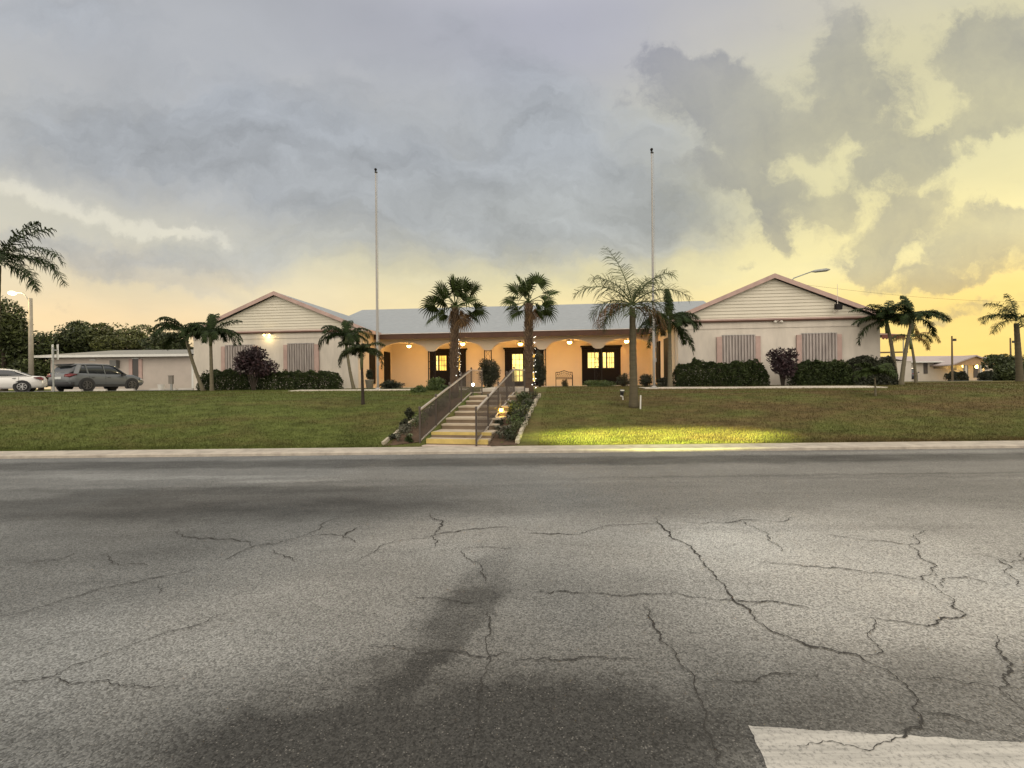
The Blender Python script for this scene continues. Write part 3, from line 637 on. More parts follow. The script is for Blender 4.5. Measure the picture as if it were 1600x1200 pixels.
def rail(x, ya, yb, label, ret):
    zg = lambda q: .09+max(0, q)*sl_ if q < 3.9 else 1.21+(q-3.9)*.02
    g = thing('stair_railing', label, 'railing', ST(x, ya, zg(ya)), 'railings beside the garden steps')
    ps = [ya, lerp(ya,yb,.25), lerp(ya,yb,.5), lerp(ya,yb,.75), yb]
    for q in ps:
        mb = MB(); a = ST(x, q, zg(q)-.08); b = ST(x, q, zg(q)+.93); mb.bar(a, b, .045); mb.lathe((b[0], b[1], b[2]-.005), [(.035,0),(.03,.035),(.008,.05)], 8); part('post', mb, railm, g)
    mb = MB(); mb.bar(ST(x, ya, zg(ya)+.88), ST(x, yb, zg(yb)+.88), .055, .035)
    if ret: mb.bar(ST(x, yb, zg(yb)+.88), ST(x+ret, yb+.45, zg(yb)+.86), .055, .035)
    part('handrail', mb, capm, g)
    mb = MB(); mb.bar(ST(x, ya, zg(ya)+.10), ST(x, yb, zg(yb)+.10), .035, .03)
    if ret: mb.bar(ST(x, yb, zg(yb)+.10), ST(x+ret, yb+.45, zg(yb)+.10), .03)
    part('bottom_rail', mb, capm, g)
    mb = MB(); n_ = int((yb-ya)/.085)
    for i in range(1, n_):
        q = lerp(ya, yb, i/n_); mb.bar(ST(x, q, zg(q)+.11), ST(x, q, zg(q)+.87), .016)
    if ret:
        for i in range(1, 9):
            f = i/9; mb.bar(ST(x+ret*f, yb+.45*f, zg(yb)+.11), ST(x+ret*f, yb+.45*f, zg(yb)+.86), .016)
        q = ST(x+ret, yb+.45, 1.1); mb.bar(q, (q[0], q[1], zg(yb)+.95), .045)
    part('baluster_panel', mb, railm, g)
rail(-.93, -.1, 4.35, 'brown metal railing with pale handrail left of the garden steps', .25)
rail(.56, -.15, 4.45, 'brown metal railing with pale handrail right of the garden steps', .28)
# planting beds
mulch = M('mulch', (.10,.062,.036), .95, .4, 9, 1, 60)
def sheet(name, pts, mat, dz=.012, n=14):
    """quad a,b,c,d draped over the lawn"""
    a, b, c, d = [Vector((p[0], p[1], 0)) for p in pts]; mb = MB()
    for j in range(n+1):
        for i in range(n+1):
            p = (a.lerp(b, i/n)).lerp(d.lerp(c, i/n), j/n); mb.v.append((p.x, p.y, gz(p.x, p.y)+dz+.02*mnoise.noise(Vector((p.x*6, p.y*6, 0)))))
    for j in range(n):
        for i in range(n): o = j*(n+1)+i; mb.f.append((o, o+1, o+n+2, o+n+1))
    return struct(name, mb, mat)
sheet('planting_bed', [(-3.2,11.33), ST(-.98,-.1,0), ST(-.98,4.0,0), (-1.95,15.4)], mulch)
sheet('planting_bed', [ST(.82,-.1,0), (.10,11.33), (.95,15.8), ST(.82,4.4,0)], mulch)
def edging(a, b, n, label, wd):
    rg = random.Random(5+n); g = thing('bed_edging', label, 'edging', (a[0], a[1], gz(*a)), None); mb = MB()
    for i in range(n):
        t0, t1 = i/n+.004, (i+1)/n-.006; j = rg.uniform(-.02, .02)
        p = Vector((lerp(a[0],b[0],t0)+j, lerp(a[1],b[1],t0), 0)); q = Vector((lerp(a[0],b[0],t1)+j, lerp(a[1],b[1],t1), 0))
        p.z = gz(p.x, p.y)+.03; q.z = gz(q.x, q.y)+.03+rg.uniform(-.01, .02); mb.bar(p, q, wd*rg.uniform(.85, 1.15), .12)
    part('kerb_stones', mb, M('edging_stone', (.46,.41,.31), .9, .3, 7, .6, 40), g)
edging((.10, 11.42), (.98, 15.9), 22, 'pale stone edging between the right planting bed and the lawn', .085)
edging((-3.24, 11.42), (-2.35, 14.6), 18, 'pale stone edging on the left side of the left planting bed', .06)
# ================================================================ vegetation
def leaves(mb, c, rad, n, size, rg, hollow=.45, flat=0.0):
    for _ in range(n):
        while True:
            d = Vector((rg.uniform(-1,1), rg.uniform(-1,1), rg.uniform(-1,1)))
            if .05 < d.length < 1: break
        r = hollow+(1-hollow)*rg.random()**.6; d.normalize()
        p = Vector((c[0]+d.x*rad[0]*r, c[1]+d.y*rad[1]*r, c[2]+d.z*rad[2]*r))
        a = Vector((rg.gauss(0,1), rg.gauss(0,1), rg.gauss(0,1)*(1-flat))).normalized(); b = a.orthogonal().normalized()
        b = (Matrix.Rotation(rg.uniform(0, 6.28), 3, a) @ b); s_ = size*rg.uniform(.6, 1.4); a = a*s_; b = b*s_*.42
        mb.add([p-a*.5, p+b*.5, p+a*.5, p-b*.5], [(0,1,2,3)])
def lumpy(mb, x0, x1, y0, y1, z0, z1, n, size, rg, lump=.20, seed=0):
    """leaves filling a clipped hedge with an uneven top"""
    for _ in range(n):
        x = rg.uniform(x0, x1); y = rg.uniform(y0, y1)
        e = min(1, min(x-x0, x1-x)/.35+.15)**.5
        top = z0+(z1-z0)*e*(1+lump*mnoise.noise(Vector((x*2.2+seed, y*2, 3)))*1.6+lump*.8*mnoise.noise(Vector((x*6+seed, y*5, 9))))
        z = lerp(z0, top, rg.random())
        if rg.random() < .35: z = top-rg.random()*.06
        elif rg.random() < .4: y = y0+rg.uniform(-.06, .05)+.08*mnoise.noise(Vector((x*4+seed, z*4, 2)))
        p = Vector((x, y, z)); a = Vector((rg.gauss(0,1), rg.gauss(0,1), rg.gauss(0,1))).normalized(); b = a.orthogonal().normalized()
        b = Matrix.Rotation(rg.uniform(0, 6.28), 3, a) @ b; s_ = size*rg.uniform(.6, 1.4); a = a*s_; b = b*s_*.5
        mb.add([p-a*.5, p+b*.5, p+a*.5, p-b*.5], [(0,1,2,3)])
hedgeM = M('hedge_leaf', (.042,.058,.016), .6, .35, 2.5, col2=(.016,.026,.008), island=.5, spec=.2)
darkM = M('dark_leaf', (.030,.035,.016), .6, .35, 2.5, island=.5)
purpM = M('purple_leaf', (.032,.013,.016), .6, .35, 3, col2=(.016,.008,.010), island=.5)
greenM = M('green_leaf', (.075,.105,.022), .6, .35, 2, col2=(.045,.07,.02), island=.4)
coreM = M('shrub_twigs', (.012,.010,.008), .9)
stemM = M('stem_bark', (.035,.026,.018), .9, .3, 8)
def hedge(name, label, cat, px0, px1, yt, yb, D, thick, mat, n, size, seed, group=None, core=True):
    a = W(px0, yb, D); b = W(px1, yt, D); rg = random.Random(seed)
    zb = gz((a.x+b.x)/2, D)-.02
    g = thing(name, label, cat, ((a.x+b.x)/2, D+thick/2, zb), group)
    mb = MB(); lumpy(mb, a.x, b.x, D, D+thick, zb, b.z, int(n*1.5), size, rg, seed=seed); part('foliage', mb, mat, g)
    if core:
        mb = MB(); rr = (b.z-zb)
        k = max(3, int((b.x-a.x)/.3))
        for i in range(k):
            x = lerp(a.x+.15, b.x-.15, (i+.5)/k)
            for s_ in (-1, 0, 1):
                mb.tube([(x, D+thick/2, zb-.03), (x+s_*.1, D+thick/2-.1*s_, zb+rr*.45), (x+s_*.2+rg.uniform(-.1,.1), D+thick/2-s_*.12, zb+rr*.8)], [.022,.014,.006], 5)
        part('stems', mb, stemM, g)
    return g
hg = 'clipped hedges along the front of the wings'
hedge('hedge', 'dark green clipped hedge under the left wing, left of the round purple bush', 'hedge', 308, 388, 582, 612, 22.6, .8, hedgeM, 7000, .085, 1, hg)
hedge('hedge', 'dark green clipped hedge below the ribbed window of the left wing', 'hedge', 392, 528, 582, 612, 22.4, .8, hedgeM, 11000, .085, 2, hg)
hedge('hedge', 'dark green hedge between the right flagpole and the small purple shrub', 'hedge', 1058, 1202, 567, 604, 20.6, .8, hedgeM, 14000, .085, 3, hg)
hedge('hedge', 'dark green hedge under the rightmost ribbed window of the right wing', 'hedge', 1246, 1335, 566, 601, 20.3, .8, hedgeM, 10000, .085, 4, hg)
hedge('hedge', 'dark hedge at the far right end of the right wing', 'hedge', 1333, 1402, 562, 601, 20.2, .9, darkM, 8500, .09, 5, hg)
def bush(name, label, cat, cx, cy, rx, ry, D, mat, n, size, seed, yb=None, group=None, lumps=9):
    """free-form shrub: foliage lumps over a few stems"""
    rg = random.Random(seed); c = W(cx, cy, D); sx = rx*D/F; sz = ry*D/F; zb = gz(c.x, D)
    g = thing(name, label, cat, (c.x, D, zb), group); mb = MB(); st = MB()
    for i in range(lumps):
        a = i/lumps*6.28+rg.random(); q = .55 if i else 0
        lc = (c.x+math.cos(a)*sx*q*rg.uniform(.7,1.1), D+rg.uniform(-.5,.5)*sx, c.z+math.sin(a)*sz*q*rg.uniform(.7,1.1))
        leaves(mb, lc, (sx*.52, sx*.5, sz*.52), n//lumps, size, rg, .1); st.tube([(c.x+rg.uniform(-.05,.05), D, zb-.03), (lerp(c.x, lc[0], .5), D, lerp(zb, lc[2], .6)), lc], [.03,.02,.008], 5)
    part('foliage', mb, mat, g); part('stems', st, stemM, g); return g
bush('bush', 'large round dark purple bush in front of the left wing', 'bush', 396, 567, 33, 26, 22.0, purpM, 3800, .15, 21)
bush('bush', 'upper of the dark purple shrub between the two right hedges', 'bush', 1223, 566, 22, 26, 20.2, purpM, 2600, .13, 22)['label'] = 'dark purple shrub between the two ribbed windows of the right wing'
bush('bush', 'dark rounded-square topiary bush at the head of the steps', 'bush', 764, 582, 19, 24, 23.5, darkM, 5200, .09, 23, lumps=12)
bush('climbing_shrub', 'tall dark climber on the trellis right of the entrance door', 'shrub', 843, 575, 11, 30, 24.5, darkM, 3600, .10, 24)
bush('bush', 'low dark bush at the foot of the left porch end', 'bush', 612, 602, 22, 8, 22.5, darkM, 2200, .09, 25)
bush('bush', 'loose mid-green shrub beside the left railing top', 'bush', 684, 603, 24, 13, 19.5, greenM, 2600, .09, 26)
bush('bush', 'small green shrub on the lawn edge left of the steps', 'bush', 655, 610, 13, 8, 18.2, greenM, 1300, .08, 27)
bush('bush', 'low spreading green bush under the right french door', 'bush', 936, 600, 26, 7, 22.5, greenM, 2200, .08, 28)
bush('bush', 'small dark bush between the right french door and the queen palm', 'bush', 975, 594, 13, 11, 22.2, darkM, 1400, .08, 29)
bush('bush', 'dark bush left of the right flagpole base', 'bush', 1009, 594, 13, 11, 21.4, darkM, 1500, .08, 30)
bush('bush', 'low dark bush just right of the right flagpole', 'bush', 1040, 598, 15, 9, 21.0, darkM, 1500, .08, 31)
bush('potted_shrub', 'small dark shrub in front of the iron bench', 'shrub', 883, 599, 6, 8, 24.5, darkM, 700, .07, 32)
# --- palms
def pinnate(mb, base, az, pitch, length, curve, ll, wd, n, hang, rg, rw=.018, mbr=None, plume=.25):
    """one feather frond; curve = how many degrees it bends down along its length"""
    d = pitch; p = Vector(base); pts = [p.copy()]; k = 14; st = length/k; dirs = []
    for i in range(k):
        dd = d-curve*((i+.5)/k)**1.25
        v = Vector((math.cos(az)*math.cos(dd), math.sin(az)*math.cos(dd), math.sin(dd))); dirs.append(v); p = p+v*st; pts.append(p.copy())
    (mbr or mb).tube(pts, [rw*(1-.8*i/k) for i in range(k+1)], 4)
    up0 = Vector((0, 0, 1))
    for i in range(n):
        t_ = .12+.88*(i+.5)/n; f = t_*k; j = min(int(f), k-1); q = pts[j].lerp(pts[j+1], f-j); v = dirs[j]
        side = v.cross(up0)
        if side.length < 1e-3: side = Vector((-math.sin(az), math.cos(az), 0))
        side.normalize(); nr = side.cross(v)
        if plume:
            tw = rg.uniform(-plume, plume); side = (side*math.cos(tw)+nr*math.sin(tw)).normalized(); nr = side.cross(v)
        prof = (math.sin(math.pi*min(1, .12+t_*.80))**.6) if t_ < .97 else .35
        for s_ in (-1, 1):
            L_ = ll*prof*rg.uniform(.8, 1.12)
            dr = (side*s_*rg.uniform(.8, 1)+v*rg.uniform(.45, .8)+nr*rg.uniform(-.1, .35)).normalized()
            m_ = q+dr*L_*.5+Vector((0, 0, -hang*L_*.15)); e = q+dr*L_*(.92-.25*hang)+Vector((0, 0, -hang*L_*.62))
            wv = v*wd*.5
            mb.add([q-wv, q+wv, m_+wv*.9, m_-wv*.9, e], [(0,1,2,3),(3,2,4)])
def fan(mb, base, az, pitch, pet, r, rg, n=22, droop=.35, mbr=None):
    v = Vector((math.cos(az)*math.cos(pitch), math.sin(az)*math.cos(pitch), math.sin(pitch)))
    hub = Vector(base)+v*pet+Vector((0,0,-.06*pet)); (mbr or mb).tube([base, Vector(base)+v*pet*.55+Vector((0,0,.03)), hub], [.018,.012,.010], 4)
    side = v.cross(Vector((0,0,1)))
    if side.length < .05: side = Vector((-math.sin(az), math.cos(az), 0))
    side.normalize(); up = side.cross(v).normalized()
    tilt = rg.uniform(.25, 1.15)*rg.choice((-1, 1)); side = (side*math.cos(tilt)+up*math.sin(tilt)).normalized(); up = side.cross(v).normalized()
    A = R(128)
    for i in range(n):
        a = -A+2*A*(i+.5)/n; da = A/n*1.02; rr = r*(1-.22*abs(a/A)**2)*rg.uniform(.88, 1.08)
        fold = up*(.05*r)*(1 if i % 2 else -1)
        f = lambda ang, q: hub+(v*math.cos(ang)+side*math.sin(ang))*q
        cup = up*(.16*r*abs(math.sin(a)))
        g_ = Vector((0,0,-droop*rr))
        p0 = hub; p1 = f(a-da, rr*.55)+cup*.6+g_*.12; p2 = f(a+da, rr*.55)+cup*.6+g_*.12; pm = f(a, rr*.58)+cup*.6+fold+g_*.12
        e1 = f(a-da*.35, rr*.86)+cup+g_*.45; e2 = f(a+da*.35, rr*.86)+cup+g_*.45; e = f(a, rr*1.08)+cup+g_*rg.uniform(.8, 1.25)
        mb.add([p0, p1, pm, p2, e1, e2, e], [(0,1,2),(0,2,3),(1,4,2),(4,5,2),(5,3,2),(4,6,5)])
barkG = M('palm_bark_grey', (.105,.088,.052), .9, .35, 3, .8, 25, stretch=(1,1,6)); barkP = M('palm_bark_pale', (.155,.135,.085), .85, .3, 3, .5, 25, stretch=(1,1,7))
barkR = M('palm_bark_brown', (.10,.065,.040), .95, .4, 6, 1, 30); bootM = M('palm_boots', (.15,.10,.060), .9, .35, 6, island=.35)
palmD = M('palm_leaf_dark', (.021,.035,.009), .65, .3, 2, island=.4, spec=.12); palmG = M('palm_leaf_green', (.036,.054,.012), .65, .3, 2, island=.4, spec=.15)
palmY = M('palm_leaf_dry', (.30,.20,.06), .7, .3, 3, island=.35); palmB = M('palm_leaf_brown', (.13,.075,.03), .8, .3, 3, island=.35); palmS = M('palm_leaf_slim', (.048,.062,.020), .7, .3, 2, island=.4, spec=.12)
def trunk(g, a, b, r0, r1, mat, bend=0.0, rings=True, flare=1.25, name='trunk'):
    mb = MB(True); n = 26; pts = []; rad = []
    for i in range(n+1):
        t_ = i/n; p = Vector(a).lerp(Vector(b), t_); p.x += bend*math.sin(math.pi*t_); pts.append(tuple(p)); rad.append(lerp(r0, r1, t_)*(1+(flare-1)*max(0, 1-t_*6)**1.5)*(1+(.045 if rings and i % 2 else 0)))
    mb.tube(pts, rad, 10); return part(name, mb, mat, g)
FS = {'palm_tree': 1.22}
def feather_palm(label, bx, D, tx, ty, r, fr, ll, wd, mat, seed, bark=None, bend=0.0, n=46, hang=.8, base_y=None, shaft=True, group=None, name='palm_tree', extra=None, rw=.018, dry=None):
    """fr: list of (azimuth deg in the picture plane sense, pitch deg, length, curve deg)"""
    rg = random.Random(seed); b = W(bx, 600, D); b.z = gz(b.x, D)-.04; tp = W(tx, ty, D)
    g = thing(name, label, 'palm tree', tuple(b), group)
    trunk(g, b, tp, r, r*.66, bark or barkP, bend)
    if shaft:
        mb = MB(True); mb.tube([tp-Vector((0,0,.45)), tp-Vector((0,0,.2)), tp+Vector((0,0,.18))], [r*.80, r*.95, r*.45], 8); part('crown_shaft', mb, M('crown_shaft_green', (.085,.10,.035), .5, .25, 4), g)
    mb = MB(); ms = MB()
    for az, pi_, le, cu in fr+([(a_+25, p_+8, l_*.9, c_) for a_, p_, l_, c_ in fr[::2]] if name == 'palm_tree' else []): pinnate(mb, tp+Vector((0,0,.12)), R(az), R(pi_), le*FS.get(name, 1), R(cu), ll, wd, n, hang, rg, rw, plume=.7 if name == 'queen_palm' else .3)
    part('crown', mb, mat, g)
    if extra:
        mb = MB()
        for az, pi_, le, cu in extra: pinnate(mb, tp, R(az), R(pi_), le, R(cu), ll, wd, n, 1.0, rg)
        part('dry_fronds', mb, dry or palmY, g)
    return g
ring = lambda n_, le, pi_, cu, seed, a0=0: [(a0+360*i/n_+random.Random(seed+i).uniform(-14,14), pi_+random.Random(seed*3+i).uniform(-14,14), le*random.Random(seed*5+i).uniform(.85,1.1), cu*random.Random(seed*7+i).uniform(.85,1.15)) for i in range(n_)]
ad = 'short arching palms planted by the wings'
feather_palm('leaning short palm at the left corner of the left wing, over the low building', 318, 22.0, 289, 524, .085, [(180,42,1.45,110),(165,10,1.3,95),(10,62,1.3,120),(30,25,1.15,100),(200,70,1.2,100)]+ring(6,1.15,40,120,4), .40, .042, palmD, 41, bend=-.05, group=ad)
feather_palm('short palm with an upright trunk left of the round purple bush', 331, 21.8, 329, 526, .085, [(0,32,1.5,120),(8,52,1.3,60),(175,55,1.3,115),(190,20,1.2,95),(90,85,1.0,50)]+ring(6,1.15,42,120,9), .40, .042, palmD, 42, group=ad)
feather_palm('leaning short palm at the right end of the left wing', 553, 22.8, 541, 531, .085, [(180,30,1.5,125),(0,30,1.25,130),(165,60,1.3,105),(20,62,1.2,110),(90,80,1.0,60)]+ring(6,1.1,45,125,14), .40, .042, palmD, 43, bend=-.06, group=ad)
feather_palm('small slim palm standing on the lawn in front of the left wing', 567, 14.8, 565, 556, .055, [(180,18,.85,120),(0,15,.85,125),(170,55,.75,90),(15,60,.7,95)]+ring(6,.66,45,110,19), .27, .034, M('palm_leaf_mid', (.030,.040,.012), .65, .3, 2, island=.4, spec=.12), 44, bark=stemM, group=None, n=34)
feather_palm('drooping palm behind the right flagpole, by the corner of the right wing', 1047, 20.0, 1046, 505, .10, [(0,48,1.45,135),(180,45,1.1,125),(15,-20,1.5,60),(200,-20,1.4,62),(90,86,1.2,20),(-20,-35,1.5,50)]+ring(8,1.3,30,115,23), .42, .042, palmD, 45, group=ad)
feather_palm('left of the two arching palms at the right corner of the right wing', 1401, 20.6, 1386, 505, .085, [(180,50,1.5,80),(175,0,1.5,95),(20,60,1.5,60),(185,25,1.45,70),(0,35,1.2,110)]+ring(5,1.2,45,110,27), .40, .042, palmD, 46, bend=.05, group=ad, extra=[(-10,20,1.5,100)])
feather_palm('right of the two arching palms at the right corner, trunk leaning right', 1408, 20.0, 1424, 505, .085, [(0,42,1.6,100),(10,20,1.3,110),(175,60,1.3,90),(165,30,1.2,100),(80,82,1.1,40)]+ring(5,1.2,45,110,31), .40, .042, palmD, 47, bend=-.05, group=ad)
feather_palm('thin-trunked palm with hanging dry fronds behind the right corner palms', 1431, 24.0, 1423, 532, .07, [(0,40,1.1,120),(180,40,1.1,120)], .36, .04, palmG, 48, bend=.05, extra=[(0,52,1.9,130),(15,30,1.6,115),(175,40,1.2,120)], n=36)
feather_palm('young palm sapling on the right lawn', 1368, 15.2, 1367, 590, .03, [(180,25,.62,90),(0,28,.62,90),(170,60,.6,70),(10,62,.6,70)]+ring(7,.55,45,90,37), .26, .028, palmG, 49, n=30, shaft=False)
# queen palm, sparse feathery crown
feather_palm('queen palm with a sparse feathery crown on the right lawn', 990, 14.2, 988, 482, .132,
  [(122,76,2.35,34),(150,64,1.7,60),(40,66,1.5,55),(178,50,2.0,88),(172,28,1.5,100),(2,44,2.0,85),(8,64,1.8,62),(0,22,1.5,95),(60,60,1.3,70),(200,5,1.25,80),(184,-8,1.3,66),(-20,0,1.2,75),(250,10,1.0,85),(30,-15,1.2,60)],
  .74, .019, palmS, 50, bark=barkG, n=46, hang=.5, shaft=False, name='queen_palm', rw=.02, extra=[(188,28,1.55,125),(-12,10,1.2,100)], dry=M('dry_frond_brown', (.12,.06,.022), .8, .3, 3, island=.35))
feather_palm('big feathery palm at the left edge with a glowing street lamp behind it', -12, 19.0, -4, 414, .17,
  [(0,42,3.1,98),(4,22,3.15,95),(10,64,2.6,62),(350,5,2.6,85),(30,76,2.3,45),(-40,30,2.0,95),(60,45,2.0,90),(15,-10,1.8,70),(180,30,2.3,90),(200,10,2.2,80),(150,60,2,70),(270,35,2,100)], .62, .042, palmD, 51, bark=barkG, n=52, hang=.85, shaft=False, name='queen_palm')
feather_palm('tall palm at the right edge against the yellow sunset', 1594, 24.0, 1588, 505, .15,
  [(180,38,2.0,95),(175,65,1.9,75),(185,10,1.7,80),(0,40,2.0,95),(90,85,1.6,30),(120,50,1.6,90),(60,50,1.6,90),(270,40,1.6,100),(230,25,1.7,95),(200,55,1.6,90)], .48, .030, palmD, 52, bark=barkG, n=46, hang=.85, shaft=False, name='queen_palm')
def fan_palm(label, bx, D, tx, ty, fronds, seed, dead):
    rg = random.Random(seed); b = W(bx, 600, D); b.z = gz(b.x, D)-.05; tp = W(tx, ty, D)
    g = thing('fan_palm', label, 'palm tree', tuple(b), 'fan palms flanking the entrance path')
    trunk(g, b, tp, .160, .110, barkR, 0, flare=1.2)
    mb = MB(); H = (tp.z-b.z)
    for i in range(230):  # old leaf boots criss-crossing the trunk
        t_ = .30+.68*i/230; a = i*2.399; r = lerp(.17, .125, t_); p = b.lerp(tp, t_); o_ = Vector((math.cos(a), math.sin(a), 0)); s_ = Vector((-math.sin(a), math.cos(a), 0))
        q = p+o_*(r-.015); tip = p+o_*(r+rg.uniform(.03,.085))+Vector((0,0,rg.uniform(.10,.17)))+s_*rg.uniform(-.05,.05); w_ = rg.uniform(.022,.04)
        mb.add([q-s_*w_, q+s_*w_, tip+s_*w_*.6, tip-s_*w_*.6, q+o_*.02+Vector((0,0,-.02))], [(0,1,2,3),(0,4,1),(1,4,2),(2,4,3),(3,4,0)])
    part('leaf_boots', mb, bootM, g)
    mb = MB()
    for az, pi_, pet, r in fronds: fan(mb, tp+Vector((0,0,.05)), R(az), R(pi_), pet*rg.uniform(.72, 1.22)*(1.25 if pi_ > 55 else 1), r*rg.uniform(.82, 1.0), rg, droop=.22 if pi_ > 20 else .38)
    part('crown', mb, palmG, g)
    mb = MB()
    for az, pi_, pet, r in dead: fan(mb, tp-Vector((0,0,.05)), R(az), R(pi_), pet, r, rg, droop=.6)
    part('dry_fronds', mb, palmB, g)
    return g
fan_palm('left fan palm with brown hanging fronds beside the steps', 709, 17.2, 711, 478, [(180,25,.55,.68),(170,48,.62,.66),(185,2,.72,.60),(175,-28,.75,.52),(100,82,.55,.75),(5,68,.62,.66),(0,42,.68,.62),(-5,18,.62,.62),(5,-10,.78,.58),(-8,-32,.6,.5),
   (70,40,.5,.55),(240,35,.5,.5),(265,62,.5,.6),(292,-8,.45,.5),(200,-40,.6,.45)], 61, [(-30,-60,.35,.5),(-8,-52,.5,.45),(215,-65,.3,.42)])
fan_palm('right fan palm with a gap in its crown, beside the entrance door', 826, 17.0, 826, 474, [(180,8,.62,.5),(172,-12,.62,.52),(190,-38,.6,.5),(165,48,.5,.66),(140,66,.55,.66),(100,72,.5,.66),(35,62,.6,.62),(12,25,.72,.55),(0,6,.72,.50),(-10,-22,.55,.52),(-35,-40,.45,.5),
   (110,38,.5,.55),(250,30,.45,.5),(275,55,.4,.55),(250,-15,.45,.45)], 62, [(-20,-62,.3,.42)])
# string lights down the right side of each fan-palm trunk
bulbE = M('fairy_bulb', (1,1,.95), .4, emit=rgb(255,250,235), estr=3.5)
for lab, bx, D, ya, yb in (('left', 709, 17.2, 530, 592), ('right', 826, 17.0, 527, 606)):
    rg = random.Random(bx); b = W(bx, 600, D); a = W(bx+1, ya, D); e = W(bx+1, yb, D)
    g = thing('string_lights', 'small white string lights wound round the trunk of the %s fan palm' % lab, 'string lights', (b.x, D, e.z), 'string lights on the fan palm trunks')
    mb = MB(); mc = MB(); pr = None; pts = []
    for i in range(90):
        t_ = i/89; z = lerp(e.z, a.z, t_); q = t_*2*math.pi*9; r = .225-.02*t_; p = Vector((a.x+r*math.cos(q), D+r*math.sin(q), z+rg.uniform(-.03,.03))); pts.append(p)
    mc.tube(pts, .004, 4); part('cable', mc, iron, g)
    for i, p in enumerate(pts):
        if rg.random() < .7 and math.cos(i/89*2*math.pi*9) > .35: mb.sph(p+Vector((rg.uniform(0,.03),-.01,rg.uniform(-.04,.04))), .006+.011*rg.random()**2, 6)
    part('bulbs', mb, bulbE, g)
# --- bed plants
def strap(label, px, py, h, n, mat, seed, D=None, spread=.6, name='strap_leaf_plant'):
    rg = random.Random(seed); p = W(px, py, D); p.z = gz(p.x, D)+.01
    g = thing(name, label, 'plant', tuple(p), 'low plants in the beds beside the steps'); mb = MB()
    for i in range(n):
        a = rg.uniform(0, 6.28); le = h*rg.uniform(.7,1.15); lean = rg.uniform(.15, spread); w_ = .012+.012*rg.random()+h*.02
        d = Vector((math.cos(a), math.sin(a), 0)); s_ = Vector((-d.y, d.x, 0))*w_
        q0 = p+d*.02; q1 = p+d*le*lean*.5+Vector((0,0,le*.6)); q2 = p+d*le*lean*1.0+Vector((0,0,le*.85)); q3 = p+d*le*lean*1.5+Vector((0,0,le*.68))
        mb.add([q0-s_*.6, q0+s_*.6, q1+s_, q1-s_, q2+s_*.8, q2-s_*.8, q3], [(0,1,2,3),(3,2,4,5),(5,4,6)])
    part('leaves', mb, mat, g); return g
strapM = M('strap_leaf', (.085,.10,.04), .5, .3, 4, island=.4); greyM = M('grey_grass', (.11,.11,.075), .7, .3, 4, island=.4)
for i, (px, py, D, h, mt, lab) in enumerate([(812,628,14.6,.42,strapM,'tallest arching strap-leaf plant near the top of the right bed'),(800,640,14.0,.30,strapM,'strap-leaf plant just right of the yellow path light'),(828,632,14.9,.22,strapM,'small strap plant against the right stone edging'),
   (790,678,12.1,.24,greyM,'grey grass tuft at the foot of the right bed, by the edging'),(782,686,11.8,.20,greyM,'small grey tuft nearest the kerb in the right bed'),(778,672,12.4,.22,greyM,'grey tuft next to the pale stones in the right bed'),(797,660,12.8,.24,greyM,'grey tuft halfway up the right bed'),
   (810,655,13.3,.24,strapM,'green strap plant against the edging halfway up the right bed'),(636,672,12.3,.20,greyM,'grey tuft near the lowest post of the left railing'),(622,688,11.7,.18,greyM,'grey tuft in the lower left bed'),(640,690,11.7,.2,strapM,'green strap plant at the foot of the left bed')]):
    strap(lab, px, py, h, 34, mt, 70+i, D)
for i, (cx, cy, rx, ry, D, mt, lab) in enumerate([(632,665,9,11,12.5,darkM,'dark shrub beside the lowest post of the left railing'),(617,684,12,8,11.9,darkM,'low dark shrub in the lower left bed'),(640,645,8,9,13.2,darkM,'upper dark shrub in the left bed'),
   (640,688,9,7,11.7,hedgeM,'small green shrub at the bottom of the left bed'),(781,662,9,9,12.7,darkM,'dark shrub in the middle of the right bed'),(800,648,10,8,13.5,hedgeM,'green shrub under the yellow path light'),(822,642,10,7,14.3,darkM,'dark shrub high in the right bed'),(770,655,7,7,13.0,darkM,'small dark shrub against the right railing')]):
    bush('shrub', lab, 'shrub', cx, cy, rx, ry, D, mt, 900, .055, 90+i, group='low shrubs in the beds beside the steps', lumps=6)
rgb_ = random.Random(77)
ORD = 'first second third fourth fifth sixth seventh eighth ninth tenth eleventh twelfth thirteenth fourteenth fifteenth sixteenth seventeenth'.split()
def gl(i, n, side):
    k = ['dark', 'deep green', 'greyish', 'olive', 'bright green'][i % 5]; h = ['foot', 'lower part', 'middle', 'upper part', 'top']
    return k, side
for i in range(26):
    right = i < 17; n_s = 17 if right else 9; idx = i if right else i-17; ly = .3+3.9*(idx+.5)/n_s
    a = ST(.95 if right else -1.05, ly, 0); D_ = a[1]; xe = interp(D_, [(11.4, .05), (15.9, .9)]) if right else interp(D_, [(11.4, -3.15), (15, -2.2)])
    x_ = lerp(a[0], xe, rgb_.uniform(.1, .85) if right else rgb_.uniform(.55, .95)); side = 'right' if right else 'left'
    g = thing('ground_plant', '%s ground plant, %s from the kerb among the small plants in the %s bed' % (['dark','deep green','greyish','olive','bright green'][i % 5], ORD[idx], side), 'plant', (x_, D_, gz(x_, D_)), 'crowded small plants in the %s bed' % side)
    mb = MB(); r_ = rgb_.uniform(.14, .26); leaves(mb, (x_, D_, gz(x_, D_)+r_*.55), (r_*1.2, r_*1.2, r_*.85), 420, .055, rgb_, .1)
    part('foliage', mb, [darkM, hedgeM, greyM, strapM, greenM][i % 5], g)
mb = MB(True); p = W(768, 676, 12.2); p.z = gz(p.x, p.y)
g = thing('rock', 'pale rock at the right edge of the lower steps', 'rock', tuple(p)); mb.sph(p+Vector((0,0,.07)), .10, 8, .8)
